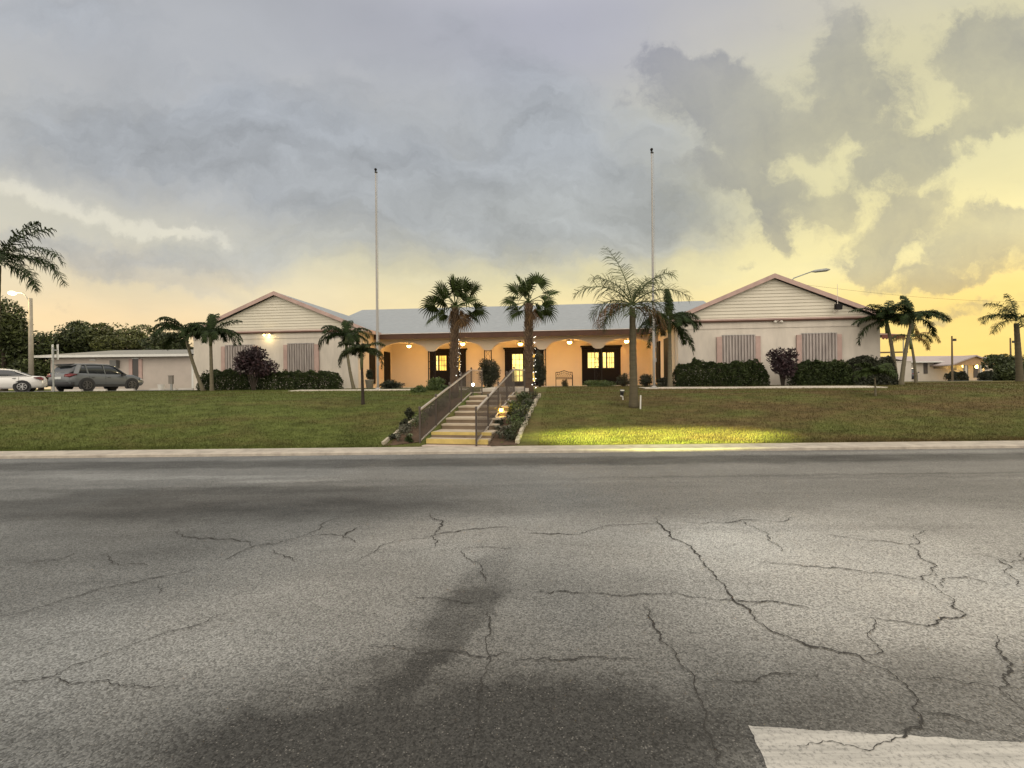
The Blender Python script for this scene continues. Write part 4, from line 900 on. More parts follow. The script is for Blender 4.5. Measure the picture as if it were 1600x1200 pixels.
for i, v in enumerate(mb.v): k = 1+.25*mnoise.noise(Vector(v)*9); mb.v[i] = tuple(p+(Vector(v)-p)*k)
part('stone', mb, M('pale_rock', (.52,.47,.38), .9, .3, 9, .8, 30), g)
# --- background trees
def tree(label, px, base_D, cx, cy, rx, ry, mat, n, size, seed, lumps=16, name='broadleaf_tree', group='trees behind the low building'):
    rg = random.Random(seed); D = base_D; c = W(cx, cy, D); sx = rx*D/F; sz = ry*D/F
    g = thing(name, label, 'tree', (c.x, D, 1.4), group); mb = MB(); st = MB()
    st.tube([(c.x, D, 1.3), (c.x+.1, D, lerp(1.4, c.z-sz, .6)), (c.x, D, c.z-sz*.3)], [.28,.22,.14], 7)
    for i in range(lumps):
        a = rg.uniform(0, 6.28); q = rg.uniform(.25, .78); lc = Vector((c.x+math.cos(a)*sx*q, D+rg.uniform(-.6,.6)*sx, c.z+math.sin(a)*sz*q)); k = rg.uniform(.28, .46)
        leaves(mb, lc, (sx*k, sx*k, sz*k*rg.uniform(.8,1.1)), n//lumps, size, rg, .5); st.tube([(c.x, D, c.z-sz*.5), lc.lerp(Vector((c.x, D, c.z)), .4), lc], [.12,.07,.03], 5)
    leaves(mb, c, (sx*.95, sx*.6, sz*.95), n//8, size, rg, .5)
    part('crown', mb, mat, g); part('trunk', st, stemM, g); return g
tD = M('tree_leaf_dark', (.062,.080,.022), .6, .4, .6, col2=(.018,.026,.01), island=.45); tG = M('tree_leaf_olive', (.095,.105,.028), .6, .3, .6, col2=(.05,.06,.018), island=.35)
tree('dark tree at the left edge under the glowing street lamp', 10, 42, 5, 520, 45, 62, tD, 9000, .30, 101)
tree('dark tree behind the white sedan', 50, 44, 62, 560, 55, 46, tD, 9000, .30, 102)
tree('dark bushy tree behind the sign post and grey vehicle', 110, 46, 118, 548, 42, 44, tD, 7000, .30, 103)
tree('lighter olive-green tree above the roof of the low building', 165, 48, 180, 537, 52, 36, tG, 9000, .30, 104)
tree('dark round-topped tree above the left end of the low roof', 118, 50, 112, 530, 34, 28, tD, 5000, .30, 105)
tree('dark low tree between the olive tree and the leaning palm', 262, 46, 262, 543, 40, 24, tD, 6000, .28, 106)
tree('dark low tree filling the gap behind the left edge', -40, 44, -40, 545, 60, 60, tD, 6000, .32, 107)
tree('dark tree at the right edge by the tall palm', 1585, 44, 1586, 576, 30, 24, tD, 7000, .26, 108, group=None)
tree('thin-topped small tree at the right end of the distant house', 1565, 46, 1562, 568, 17, 16, tD, 1500, .26, 109, lumps=8, group=None)
# ================================================================ flagpoles and small things
poleM = M('flagpole_white', (.36,.35,.33), .5, .15, 2, metal=.2); black = M('black_plastic', (.02,.02,.02), .5)
def flagpole(bx, by, tx, ty, D, label):
    b = W(bx, by, D); b.z = gz(b.x, D); t_ = W(tx, ty, D); t_.x = b.x
    g = thing('flagpole', label, 'flagpole', tuple(b), 'bare white flagpoles')
    mb = MB(True); H = t_.z-b.z; mb.tube([b+Vector((0,0,H*k/8)) for k in range(9)], [.056,.056,.055,.053,.049,.044,.039,.034,.030], 10); part('pole', mb, poleM, g)
    mb = MB(); mb.lathe(tuple(b), [(.17,-.05),(.17,.05),(.10,.06),(.075,.10)], 14); part('base_collar', mb, poleM, g)
    mb = MB(True); mb.sph(t_+Vector((0,0,.09)), .062, 10); part('ball_finial', mb, iron, g)
    mb = MB(); mb.lathe(tuple(t_), [(.045,-.06),(.05,-.03),(.045,.0),(.02,.03)], 8); mb.box(t_.x+.03, t_.x+.085, D-.015, D+.015, t_.z-.07, t_.z-.02); part('pulley_head', mb, black, g)
    mb = MB(); mb.tube([t_+Vector((.075,-.02,-.05)), b+Vector((.09,-.03,1.2))], .006, 4); mb.box(b.x+.055, b.x+.10, D-.04, D+.0, b.z+1.1, b.z+1.25); part('halyard', mb, poleM, g)
flagpole(590.5, 608, 586, 268, 20.8, 'bare white flagpole in front of the left end of the porch')
flagpole(1022, 605, 1018, 237, 19.2, 'taller bare white flagpole beside the queen palm')
# iron bench (local porch frame)
ub0, zb = L(868.5, 582, 26.2); ub1, _ = L(894.5, 582, 26.2); bz = Z0+.04
bl = LW((ub0+ub1)/2, 26.4, bz)
bench = thing('garden_bench', 'black wrought-iron bench with an arched back between the entrance and the right french door', 'bench', tuple(bl), local=True, rz=-AL)
hw = (ub1-ub0)/2; HB = .86
mb = MB()
for i in range(7): mb.box(-hw, hw, -.24+i*.075, -.19+i*.075, .42, .445)
mb.box(-hw, hw, -.26, -.24, .40, .44); part('seat', mb, iron, bench)
mb = MB(); arc = [(-hw, .27, .80), (-hw*.55, .27, .81), (-hw*.25, .27, .86), (0, .27, .90), (hw*.25, .27, .86), (hw*.55, .27, .81), (hw, .27, .80)]
mb.tube(arc, .02, 6); mb.tube([(-hw,.25,.50),(hw,.25,.50)], .015, 6); mb.tube([(-hw*.9,.26,.68),(-hw*.4,.26,.72),(0,.26,.78),(hw*.4,.26,.72),(hw*.9,.26,.68)], .012, 5)
for i in range(-3, 4):
    x = i*hw*.26; mb.tube([(x,.25,.50),(x+hw*.13,.255,.60),(x-hw*.02,.26,.70),(x,.27,.80+.08*(1-abs(i)/3))], .010, 5); mb.tube([(x,.25,.50),(x-hw*.13,.255,.60),(x+hw*.02,.26,.70)], .010, 5)
part('backrest', mb, iron, bench)
for sx_ in (-1, 1):
    mb = MB(); mb.tube([(sx_*hw,.27,.81),(sx_*hw,.25,.42),(sx_*hw,.28,0)], .02, 6); part('leg', mb, iron, bench)
    mb = MB(); mb.tube([(sx_*hw,-.26,0),(sx_*hw,-.24,.42),(sx_*hw,-.26,.62)], .02, 6); part('leg', mb, iron, bench)
    mb = MB(); mb.tube([(sx_*hw,-.30,.60),(sx_*hw,-.26,.64),(sx_*hw,0,.63),(sx_*hw,.26,.66)], .018, 6); part('armrest', mb, iron, bench)
# potted plant by the left porch end
c = W(577.5, 606, 23.6); c.z = gz(c.x, c.y)
g = thing('potted_plant', 'grey planter with a dark leafy plant behind the slim palm at the left porch end', 'potted plant', tuple(c))
mb = MB(True); mb.lathe(tuple(c), [(.14,0),(.16,.03),(.21,.40),(.23,.42),(.23,.47),(.19,.47)], 14); part('pot', mb, M('pot_grey', (.22,.20,.16), .8, .25, 5), g)
mb = MB(); leaves(mb, c+Vector((0,0,.72)), (.17,.17,.28), 420, .13, random.Random(4), .1); part('foliage', mb, darkM, g)
# lights in the beds and on the lawn
p = W(783, 641, 13.6); z = gz(p.x, p.y)
g = thing('path_light', 'glowing yellow path light on the right of the railing', 'garden light', (p.x, p.y, z))
mb = MB(); mb.tube([(p.x,p.y,z-.02),(p.x,p.y,p.z-.03)], .012, 6); part('stake', mb, black, g)
mb = MB(True); mb.lathe(tuple(p), [(.045,-.05),(.06,.0),(.055,.05)], 10); part('lamp', mb, M('amber_glow', (1,.7,.2), .4, emit=rgb(255,205,70), estr=22), g)
mb = MB(); mb.lathe(tuple(p), [(.085,.051),(.03,.085),(.01,.09)], 10); part('cap', mb, black, g)
plamp(g, (p.x-.04, p.y-.12, p.z+.03), 7, (1,.60,.08), .05)
p = W(782, 633, 13.9); z = gz(p.x, p.y)
g = thing('marker_stake', 'white plastic stake just above the glowing yellow path light', 'stake', (p.x, p.y, z)); q = W(782, 616, 13.9)
mb = MB(); mb.tube([(p.x,p.y,z-.05),(p.x,p.y,q.z)], .022, 8); mb.sph((p.x,p.y,q.z), .022, 6, .5); part('tube', mb, M('white_plastic', (.68,.66,.60), .4), g)
p = W(739, 601, 15.4); z = gz(p.x, p.y)
g = thing('step_light', 'small bright white garden light beside the top of the left railing', 'garden light', (p.x, p.y, z))
mb = MB(); mb.tube([(p.x,p.y,z-.02),(p.x,p.y,p.z-.05)], .012, 6); mb.lathe(tuple(p), [(.05,-.06),(.06,-.05),(.06,-.045)], 8); part('stake', mb, black, g)
mb = MB(True); mb.sph(tuple(p), .045, 10); part('lamp', mb, M('white_glow', (1,1,.9), .4, emit=rgb(255,250,215), estr=20), g)
plamp(g, (p.x+.1, p.y-.12, p.z), 2.2, (1,.9,.65), .05)
p = W(972, 626, 15.0); z = gz(p.x, p.y)
g = thing('lawn_spotlight', 'small black spotlight with a white clamp on the right lawn', 'spotlight', (p.x, p.y, z)); q = W(972, 616.5, 15.0)
mb = MB(); mb.tube([(p.x+.03,p.y,z-.02),(p.x+.02,p.y,z+.10),(p.x-.05,p.y-.02,z+.13)], .022, 6); part('bracket', mb, MATS['white_plastic'], g)
mb = MB(True); mb.tube([(q.x+.0,q.y+.05,z+.13),(q.x,q.y-.03,z+.30)], [.05,.075], 10); part('housing', mb, black, g)
mb = MB(); mb.tube([(q.x,q.y-.031,z+.301),(q.x,q.y-.033,z+.308)], [.068,.068], 10); part('lens', mb, MATS['frosted'], g)
for (x0, y0, y1, D, lab) in ((1000.5, 638, 618, 14.0, 'white marker stake at the foot of the queen palm trunk'),):
    p = W(x0, y0, D); z = gz(p.x, D); q = W(x0+1, y1, D)
    g = thing('marker_stake', lab, 'stake', (p.x, D, z)); mb = MB(); mb.tube([(p.x,D,z-.05),(p.x+.015,D,q.z)], .022, 8); mb.sph((p.x+.015,D,q.z), .022, 6, .5); part('tube', mb, MATS['white_plastic'], g)
p = W(1005, 606, 14.3)
# ================================================================ vehicles
glassM = M('car_glass', (.018,.022,.025), .08, .1, 1, spec=.8); tyreM = M('tyre', (.018,.018,.018), .85); rimM = M('rim_alloy', (.40,.40,.39), .35, metal=.7)
tailM = M('tail_lamp', (.16,.02,.02), .2); headM = M('head_lamp', (.65,.65,.62), .15); plateM = M('number_plate', (.55,.57,.55), .5); cladM = M('cladding', (.025,.026,.028), .7)
def loft(mb, secs):
    """secs: list of closed rings with equal counts"""
    o = len(mb.v); n = len(secs[0])
    for s_ in secs: mb.v += [tuple(p) for p in s_]
    for i in range(len(secs)-1):
        for k in range(n): mb.f.append((o+i*n+k, o+(i+1)*n+k, o+(i+1)*n+(k+1) % n, o+i*n+(k+1) % n))
    mb.f.append(tuple(o+k for k in range(n))); mb.f.append(tuple(o+(len(secs)-1)*n+k for k in range(n))[::-1])
def car(name, label, loc, rz, paint, body, green, roof, wx, wr, hw, suv):
    g = thing(name, label, 'car' if not suv else 'suv', loc, None, local=True, rz=rz)
    mb = MB(True); secs = []
    for x, zb, zt, h in body:
        r = min(.12, (zt-zb)*.3)
        secs.append([(x,-h+.06,zb),(x,-h,zb+r),(x,-h-.012,(zb+zt)/2),(x,-h+.03,zt-r*.7),(x,-h+.16,zt),(x,-h*.4,zt+.025),(x,h*.4,zt+.025),(x,h-.16,zt),(x,h-.03,zt-r*.7),(x,h+.012,(zb+zt)/2),(x,h,zb+r),(x,h-.06,zb)])
    loft(mb, secs); bd = part('body', mb, paint, g)
    mb = MB(True); secs = []
    for x, zb, zt, hb, ht in green: secs.append([(x,-hb,zb),(x,-lerp(hb,ht,.5)-.01,lerp(zb,zt,.5)),(x,-ht,zt-.03),(x,-ht*.8,zt),(x,ht*.8,zt),(x,ht,zt-.03),(x,lerp(hb,ht,.5)+.01,lerp(zb,zt,.5)),(x,hb,zb)])
    loft(mb, secs); part('windows', mb, glassM, g)
    # roof skin and pillars
    mb = MB(True); secs = []
    for x, z, h in roof: secs.append([(x,-h-.012,z-.075),(x,-h-.005,z-.02),(x,-h*.8,z+.018),(x,h*.8,z+.018),(x,h+.005,z-.02),(x,h+.012,z-.075)])
    loft(mb, secs); part('roof', mb, paint, g)
    def gi(x, k): return interp(x, [(r_[0], r_[k]) for r_ in green])
    for s_ in (-1, 1):
        mb = MB()
        for xa, xb in suv['pillars'] if suv else [(1.02,.30),(-.25,-.30),(-1.75,-1.05)]:
            w_ = .05 if abs(xa-xb) < .2 else .075
            if xa < -1: w_ = (.42 if xa < -1.5 else .09) if suv else .10
            a = Vector((xa, s_*(gi(xa,3)+.005), gi(xa,1))); b = Vector((xb, s_*(gi(xb,4)+.012), gi(xb,2)-.03)); mb.bar(a, b, w_, .05)
        mb.tube([(x, s_*(gi(x,3)+.012), gi(x,1)+.015) for x in (green[0][0]+.15, -1.2, -.4, .3, green[-1][0]-.1)], .018, 4)
        part('pillars', mb, paint, bd)
        for i, xw in enumerate(wx):
            mb = MB(); mb.lathe((xw, s_*(hw-.05), wr), [(wr+.085,-.05),(wr+.085,.063 if s_ > 0 else -.063)], 20, 'y'); part('wheel_arch', mb, cladM, bd)
            wh = MB(True); y0 = s_*(hw-.20); y1 = s_*(hw+.025); wh.lathe((xw, 0, wr), [(wr*.66,y0),(wr*.96,y0),(wr,y0+s_*.03),(wr,y1-s_*.03),(wr*.95,y1),(wr*.68,y1+s_*.003)], 22, 'y'); t_ = part('wheel', wh, tyreM, g)
            mb = MB(); mb.lathe((xw, 0, wr), [(wr*.68,y1-s_*.03),(wr*.69,y1+s_*.006),(wr*.62,y1+s_*.008),(wr*.60,y1-s_*.025)], 22, 'y'); mb.lathe((xw,0,wr),[(wr*.17,y1-s_*.02),(wr*.15,y1+s_*.008)],10,'y')
            for k in range(7):
                a = k*2*math.pi/7; mb.bar((xw+math.cos(a)*wr*.1, y1-s_*.006, wr+math.sin(a)*wr*.1), (xw+math.cos(a)*wr*.64, y1-s_*.004, wr+math.sin(a)*wr*.64), .055*wr/.33, .03)
            part('rim', mb, rimM if not suv else M('rim_dark', (.10,.10,.10), .4, metal=.5), t_)
        mb = MB(); mb.box(.62, .80, s_*hw if s_ > 0 else s_*hw-.17, s_*hw+.17 if s_ > 0 else s_*hw, .96, 1.09); part('mirror', mb, cladM if suv else paint, bd)
        xr, zt = body[0][0], body[1][2]
        mb = MB(True); xx = body[1][0]; y = s_*(hw-.12)
        mb.prism([(xx-.10,y-s_*.28,zt-.22),(xx-.08,y+s_*.10,zt-.24),(xx+.32,y+s_*.135,zt-.10),(xx+.0,y+s_*.06,zt-.06),(xx-.07,y-s_*.28,zt-.12)], (0,0,.05)); part('tail_light', mb, tailM, bd)
        xf = body[-2][0]; mb = MB(True); mb.prism([(xf+.10,s_*.45,.66),(xf+.06,s_*(hw-.10),.66),(xf-.18,s_*(hw-.015),.72),(xf-.1,s_*(hw-.06),.80),(xf+.04,s_*.45,.76)], (0,0,.05)); part('headlight', mb, headM, bd)
        mb = MB()
        for xd in (-.30, .95, -1.22): mb.box(xd, xd+.008, s_*(hw+.006)-.004, s_*(hw+.006)+.004, .42, .95)
        for xd in (-.18, -1.1): mb.box(xd, xd+.16, s_*(hw+.02)-.012, s_*(hw+.02)+.012, .84, .87)
        part('door_handles', mb, cladM, bd)
    x0 = body[0][0]
    mb = MB(); mb.box(x0-.012, x0-.0, -.26, .26, .74 if suv else .62, .88 if suv else .74); part('licence_plate', mb, plateM, bd)
    if suv:
        mb = MB(True); secs = []
        for x, h in ((x0-.04,.72),(x0+.12,.90),(x0+.25,.945)): secs.append([(x,-h,.30),(x,-h,.56),(x,h,.56),(x,h,.30)])
        loft(mb, secs); part('rear_bumper', mb, cladM, bd)
        for s_ in (-1, 1):
            mb = MB(); mb.box(-1.0, 1.0, s_*(hw+.012)-.012, s_*(hw+.012)+.012, .26, .42); part('side_cladding', mb, cladM, bd)
        mb = MB(); mb.prism([(-2.12,-.64,1.60),(-1.85,-.66,1.655),(-1.85,.66,1.655),(-2.12,.64,1.60)], (0,0,.03)); part('spoiler', mb, cladM, bd)
    return g
grey = M('paint_grey', (.10,.108,.112), .22, .06, 1, spec=.7); white = M('paint_white', (.66,.65,.62), .2, .04, 1, spec=.7); navy = M('paint_dark', (.03,.035,.045), .25, spec=.7)
suvb = [(-2.30,.46,.98,.76),(-2.22,.34,1.10,.87),(-1.85,.28,1.14,.92),(-1,.26,1.12,.93),(0,.26,1.09,.93),(.9,.26,1.07,.93),(1.5,.28,1.04,.91),(2.05,.32,.88,.84),(2.28,.42,.74,.70)]
suvg = [(-2.20,1.07,1.14,.80,.72),(-1.95,1.05,1.50,.82,.66),(-1.8,1.05,1.63,.84,.65),(-.8,1.05,1.68,.85,.66),(.1,1.04,1.67,.85,.66),(.45,1.03,1.58,.84,.65),(1.15,1.05,1.08,.78,.70)]
suvr = [(-2.0,1.60,.66),(-1.8,1.665,.67),(-.8,1.70,.675),(.1,1.69,.67),(.38,1.63,.66)]
P0 = W(137, 611, 28.6)
car('parked_suv', 'grey compact suv with dark bumper parked facing the low building', (-26.75, 29.9, 1.44), R(77), grey, suvb, suvg, suvr, (-1.36, 1.33), .375, .93, {'pillars': [(1.05,.42),(-.28,-.30),(-1.25,-1.30),(-1.98,-1.72)]})
sedb = [(-2.30,.40,.80,.70),(-2.20,.28,.97,.80),(-1.7,.22,1.0,.87),(-1,.2,.97,.885),(0,.2,.95,.885),(.9,.2,.93,.885),(1.5,.22,.88,.86),(2.0,.26,.78,.80),(2.3,.36,.62,.66)]
sedg = [(-1.75,.98,1.01,.76,.64),(-1.35,.97,1.22,.78,.60),(-.75,.96,1.41,.79,.58),(.0,.95,1.44,.79,.58),(.35,.94,1.38,.79,.58),(1.10,.92,.95,.74,.64)]
sedr = [(-1.10,1.34,.58),(-.75,1.42,.59),(0,1.46,.59),(.3,1.41,.59)]
car('parked_car', 'white sedan parked at the left edge beside the grey suv', (-32.5, 28.9, 1.43), R(180+38), white, sedb, sedg, sedr, (-1.36, 1.33), .325, .88, None)
car('parked_car', 'small dark car half hidden behind the right corner palms', (45.9, 53.5, 1.44), R(48), navy, sedb, sedg, sedr, (-1.36, 1.33), .325, .88, None)
# ================================================================ small background things
wsM = M('wheel_stop_concrete', (.52,.49,.43), .85, .2, 3)
def wstop(px, py, D, wd, lab, rz=0):
    p = W(px, py, D); p.z = 1.44; g = thing('wheel_stop', lab, 'wheel stop', tuple(p), 'concrete wheel stops in the upper car park')
    mb = MB(); h = wd/2; mb.prism([(p.x-h,p.y-.07,p.z),(p.x-h,p.y+.07,p.z),(p.x-h,p.y+.05,p.z+.12),(p.x-h,p.y-.05,p.z+.12)], (wd,0,0)); part('block', mb, wsM, g)
for px, D, wd, lab in ((115,26.5,1.0,'white wheel stop under the rear of the grey suv'),(157,26.5,.7,'small white wheel stop below the middle of the grey suv'),(197,27,1.0,'white wheel stop below the front door of the grey suv'),(255,31,1.8,'long white wheel stop under the blank wall of the low building'),(291,31,1.0,'white wheel stop nearest the left wing corner')):
    wstop(px, 609, D, wd, lab)
sg = M('sign_white', (.62,.62,.58), .5, .1, 2); gal = M('post_galvanised', (.32,.33,.31), .5, .2, 4, metal=.4)
p = W(84, 611, 25.6); p.z = gz(p.x, p.y); tp = W(84, 538, 25.6)
g = thing('sign_post', 'grey signpost with white panels seen edge-on at the back of the grey suv', 'sign', tuple(p))
mb = MB(); mb.box(p.x-.05, p.x+.03, p.y-.02, p.y+.02, p.z-.05, tp.z-.15); part('post', mb, gal, g)
for dx in (.02, .30):
    mb = MB(); z1 = tp.z; z0 = W(84, 562, 25.6).z; mb.prism([(p.x+dx,p.y,z0),(p.x+dx-.34,p.y+.26,z0),(p.x+dx-.36,p.y+.24,z0),(p.x+dx-.02,p.y-.02,z0)], (0,0,z1-z0)); part('sign_panel', mb, sg, g)
mb = MB(); mb.box(p.x-.06, p.x+.26, p.y-.012, p.y+.012, tp.z-.35, tp.z-.30); part('bracket', mb, gal, g)
p = W(268, 609, 30); p.z = 1.44
g = thing('utility_pedestal', 'narrow grey meter box on a post in front of the low building', 'meter box', tuple(p))
mb = MB(); mb.box(p.x-.06, p.x+.06, p.y-.04, p.y+.04, p.z, p.z+.4); part('post', mb, gal, g)
mb = MB(); mb.box(p.x-.13, p.x+.13, p.y-.1, p.y+.04, p.z+.40, p.z+.92); mb.box(p.x-.15, p.x+.15, p.y-.12, p.y+.05, p.z+.921, p.z+.95); part('meter_box', mb, M('box_brown_grey', (.20,.18,.15), .7), g)
p = W(252, 607, 30.4); p.z = 1.44
g = thing('white_bin', 'small white open bin by the wall of the low building', 'bin', tuple(p))
mb = MB(); mb.lathe(tuple(p), [(.16,0),(.20,.34),(.22,.35),(.22,.38),(.18,.38),(.15,.05)], 12); part('bin_body', mb, MATS['white_plastic'], g)
# low building on the left
def bx(mb, x0, x1, y0, y1, z0, z1): return mb.box(x0, x1, y0, y1, z0, z1)
D = 37.0; a = W(79, 556, D); b = W(302, 556, D); e = W(190, 555, D).z; r = W(190, 546.5, D+3).z
lb = thing('low_building', 'long low beige building with a grey roof behind the parked cars', 'building', ((a.x+b.x)/2, D, 1.4))
lwall = M('wall_pinkish', (.47,.415,.36), .9, .12, 1.2, .4, 40)
mb = MB(); bx(mb, a.x, b.x, D, D+7, 1.3, e-.05); part('wall', mb, lwall, lb)
mb = MB(); mb.add([(a.x-.9,D-.5,e),(b.x+.2,D-.5,e),(b.x+.2,D+3.5,r),(a.x+2.2,D+3.5,r),(b.x+.2,D+7.5,e),(a.x-.9,D+7.5,e)], [(0,1,2,3),(3,2,4,5),(0,3,5)]); part('roof', mb, M('roof_low', (.235,.23,.205), .9, .2, 3), lb)
mb = MB(); bx(mb, a.x-.95, b.x+.2, D-.56, D-.501, e-.17, e+.02); part('fascia', mb, sg, lb)
mb = MB(); bx(mb, b.x-.13, b.x+.02, D-.04, D-.002, 1.3, e-.06); part('corner_trim', mb, sg, lb)
def wbox(name, x0, x1, y0, y1, pr, mat, par, DD=37.0):
    p = W(x0, y1, DD); q = W(x1, y0, DD); mb = MB(); bx(mb, p.x, q.x, DD-pr, DD-.002, p.z, q.z); return part(name, mb, mat, par)
f = wbox('window', 208, 217, 560.5, 592, .04, dkin, lb); wbox('shutter', 202.5, 207.5, 561, 592, .07, pink, f); wbox('shutter', 217.5, 222.5, 561, 592, .07, pink, f)
wbox('window_head', 207, 218, 559, 561, .09, sg, f)
wbox('wall_vent', 141, 150, 561.5, 563.5, .08, sg, lb); wbox('air_conditioner', 177, 187, 563, 575, .35, M('ac_grey', (.13,.13,.12), .7), lb)
# street lamp at the left edge, lit
D = 36.0; p = W(49, 600, D); p.z = 1.43; t_ = W(46.5, 466, D); h = W(19, 458, D)
g = thing('street_lamp', 'pale street lamp post with a glowing lamp at the left edge', 'street lamp', tuple(p))
mb = MB(True); mb.tube([p, (p.x, D, t_.z)], [.17, .12], 10); part('pole', mb, M('pole_concrete', (.33,.30,.24), .9, .25, 3), g)
mb = MB(True); mb.tube([(p.x, D, t_.z-.3), (lerp(p.x,h.x,.4), D, lerp(t_.z, h.z, .75)+.1), (h.x, D, h.z+.06)], .035, 6); part('arm', mb, gal, g)
mb = MB(True); mb.sph(tuple(h), .24, 12, .6); part('lamp_head', mb, M('street_glow', (1,.9,.6), .4, emit=rgb(255,228,140), estr=16), g)
plamp(g, (h.x, D-.5, h.z-.3), 350, (1, .75, .35), .2)
# street lamp behind the right wing
D = 38.0; a = W(1226, 445, D); h = W(1290, 422, D)
g = thing('street_lamp', 'unlit street lamp arm reaching out above the right wing roof', 'street lamp', (a.x, D, 1.43))
mb = MB(True); mb.tube([(a.x, D, 1.4), (a.x, D, a.z+.05)], [.14, .09], 8); part('pole', mb, gal, g)
mb = MB(True); q = W(1268, 424.5, D); mb.tube([(a.x, D, a.z-.2), tuple(a+(q-a)*.35+Vector((0,0,.18))), tuple(q)], .045, 6); part('arm', mb, gal, g)
mb = MB(True); e_ = W(1297, 421, D); mb.tube([tuple(q), tuple(q.lerp(e_, .2)), tuple(q.lerp(e_, .8)), tuple(e_)], [.05,.12,.14,.04], 8); part('lamp_head', mb, gal, g)
# overhead cables
for y0, y1, lab in ((441, 463, 'thin upper cable crossing the yellow sky right of the gable'),):
    a = W(1226, y0, 38); b = W(1700, y1+8, 46); pts = []
    for i in range(25): t = i/24; q = a.lerp(b, t); q.z -= 1.0*math.sin(math.pi*t)*.6; pts.append(q)
    mb = MB(); mb.tube(pts, .008, 4); o = part('overhead_cable', mb, black); tag(o, lab, 'cable')
# awning structure off the right end of the clubhouse
D = 30.0
a = W(1366, 524, D); b = W(1402, 530, D); zt = W(1390, 519, D).z; zv = W(1390, 524.5, D).z; zb_ = W(1390, 530.5, D).z
g = thing('canopy', 'dark red scalloped canopy on slim posts beyond the right wing corner', 'canopy', ((a.x+b.x)/2, D, 1.43))
cm_ = M('canvas_red', (.16,.055,.035), .8, .25, 3)
mb = MB(); x0, x1 = a.x, b.x; mb.add([(x0,D-.6,zv),(x1,D-.6,zv),(x1-.45,D+.6,zt),(x0+.3,D+.6,zt),(x1,D+1.8,zv),(x0,D+1.8,zv)], [(0,1,2,3),(3,2,4,5),(1,4,2),(0,3,5)]); part('roof', mb, M('canvas_brown', (.20,.12,.09), .8), g)
mb = MB(); n_ = 7
for i in range(n_):
    xa, xb = lerp(x0,x1,i/n_), lerp(x0,x1,(i+1)/n_); mb.prism([(xa,D-.61,zv+.01),(xb,D-.61,zv+.01),(xb,D-.61,zb_+.04),((xa+xb)/2,D-.61,zb_-.05),(xa,D-.61,zb_+.04)], (0,.02,0))
part('valance', mb, cm_, g)
for px in (1382.5, 1402):
    q = W(px-.8, 540, D); mb = MB(); mb.tube([(q.x,D-.5,1.4),(q.x,D-.5,zv)], .03, 6); part('post', mb, gal, g)
q0 = W(1370, 551, D); q1 = W(1418, 550, D); mb = MB(); mb.bar(q0, q1, .10, .09); part('cross_rail', mb, M('rail_brown', (.16,.11,.06), .8), g)
# distant house on the right
D = 60.0; hw_ = M('house_white', (.50,.46,.39), .9, .12, .8); p0 = W(1424, 590, D); p1 = W(1562, 590, D); e = W(1430, 565.5, D).z; rg_ = W(1430, 556, D+3).z
dh = thing('distant_house', 'low white house with a lit gabled porch far to the right', 'house', ((p0.x+p1.x)/2, D, 1.4))
mb = MB(); bx(mb, p0.x, p1.x, D, D+8, 1.3, e); part('wall', mb, hw_, dh)
mb = MB(); mb.add([(p0.x-.6,D-.7,e),(p1.x+.6,D-.7,e),(p1.x+.6,D+4,rg_),(p0.x-.6,D+4,rg_),(p1.x+.6,D+8.6,e),(p0.x-.6,D+8.6,e)], [(0,1,2,3),(3,2,4,5)]); part('roof', mb, M('roof_pale', (.40,.34,.32), .8), dh)
mb = MB(); bx(mb, p0.x-.65, p1.x+.6, D-.76, D-.701, e-.12, e+.03); part('fascia', mb, sg, dh)
DG = D-3; q0 = W(1487, 570, DG); q1 = W(1562, 566, DG); qp = W(1526, 554.5, DG); zz_ = W(1526, 569, DG).z
mb = MB(); mb.prism([(q0.x,DG,zz_),(qp.x,DG,qp.z),(q1.x,DG,zz_),(q1.x,DG,zz_-.14),(qp.x,DG,qp.z-.16),(q0.x,DG,zz_-.14)], (0,4.5,0)); part('porch_roof', mb, MATS['roof_pale'], dh)
mb = MB(); mb.prism([(q0.x+.3,DG+.3,zz_-.1),(qp.x,DG+.3,qp.z-.17),(q1.x-.3,DG+.3,zz_-.1)], (0,.08,0)); part('porch_gable', mb, M('gable_tan', (.42,.27,.14), .8), dh)
for px in (1514, 1537.5, 1545):
    q = W(px, 580, DG); mb = MB(); bx(mb, q.x-.14, q.x+.14, DG+.35, DG+.6, 1.4, zz_-.1); part('porch_post', mb, hw_, dh)
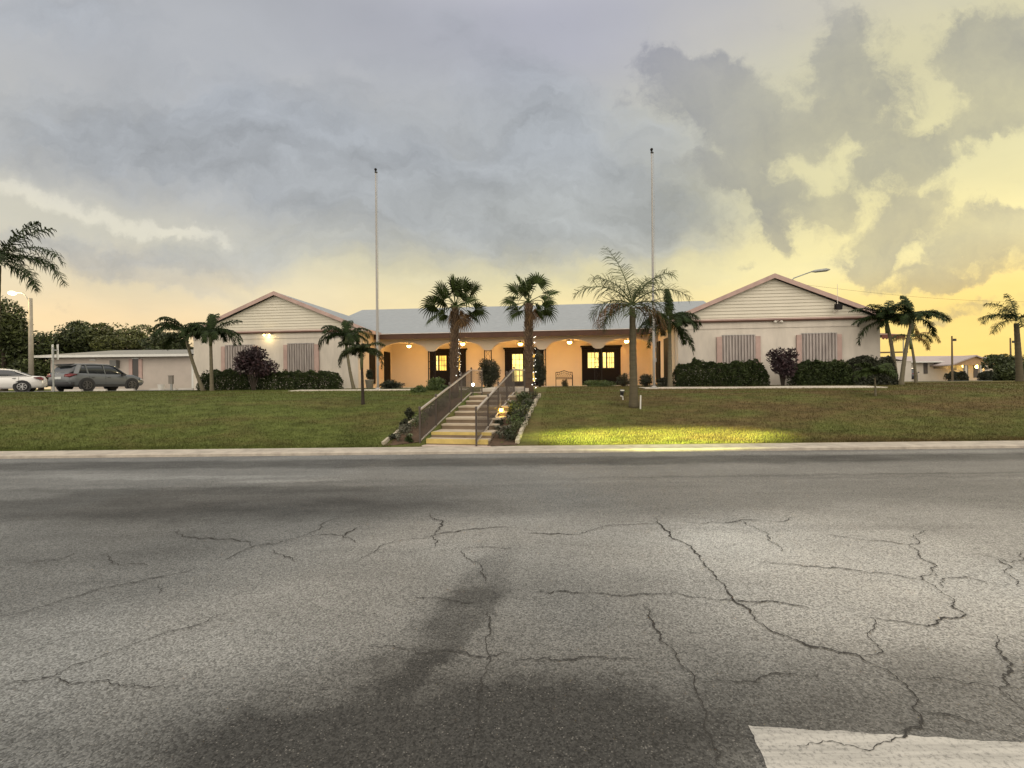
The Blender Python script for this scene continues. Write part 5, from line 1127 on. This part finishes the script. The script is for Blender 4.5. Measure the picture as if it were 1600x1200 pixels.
for x0, x1, y0, y1, m_ in ((1459,1481,565.5,576,dkin),(1486,1494,569,578,dkin),(1505,1512,571,590,dkin),(1521,1530,570,590,dkin),(1443,1449,567,584,dkin),(1548,1558,570,576,dkin)):
    wbox('window', x0, x1, y0, y1, .05, m_, dh, 60.0)
wbox('air_conditioner', 1476, 1482, 565.5, 572, .5, sg, dh, 60.0)
for px, py, lab_, es in ((1507,572,'left',6),(1527,573,'right',12)):
    q = W(px, py, D-.6 if px < 1510 else DG+1.2); mb = MB(True); mb.sph(tuple(q), .22 if px > 1510 else .26, 8); part('porch_lamp', mb, M('far_glow_%s' % lab_, (1,.85,.5), .4, emit=rgb(255,215,120), estr=es), dh)
    plamp(dh, (q.x, q.y-.5, q.z), 60 if px > 1510 else 25, (1,.6,.22), .15)
hg2 = 'clipped hedges in front of the distant house'
for x0, x1, lab in ((1489,1513,'dark clipped hedge left of the lit porch of the distant house'),(1542,1560,'dark clipped hedge right of the lit porch of the distant house')):
    hedge('hedge', lab, 'hedge', x0, x1, 582, 592, 54.0, 1.2, darkM, 2500, .18, x0, hg2, core=False)
for px, yt, D, lab in ((1488, 525, 52, 'thin utility pole in front of the distant house'),(1580, 528, 54, 'short leaning utility pole left of the palm at the right edge')):
    b = W(px, 592, D); t_ = W(px-(.7 if px < 1500 else 1.5), yt, D); g = thing('utility_pole', lab, 'utility pole', (b.x, D, 1.43))
    mb = MB(); mb.tube([(b.x,D,1.4),(t_.x,D,t_.z)], [.11,.07], 7); part('pole', mb, M('pole_wood', (.13,.10,.06), .9), g)
    mb = MB(); q = W(px+.5, yt+6, D); mb.box(q.x-.05, q.x+.3, D-.14, D-.08, q.z-.15, q.z+.12); part('fitting', mb, black, g)
b = W(1412, 576, 46); g = thing('white_wall', 'pale low masonry wall between the canopy and the distant house', 'wall', (b.x, 50, 1.4))
p = W(1398, 590, 50); q = W(1424, 565, 50); mb = MB(); bx(mb, p.x, q.x, 50, 50.2, 1.3, q.z); bx(mb, p.x-.05, q.x, 49.95, 50.25, q.z+.002, q.z+.08); part('masonry', mb, hw_, g)
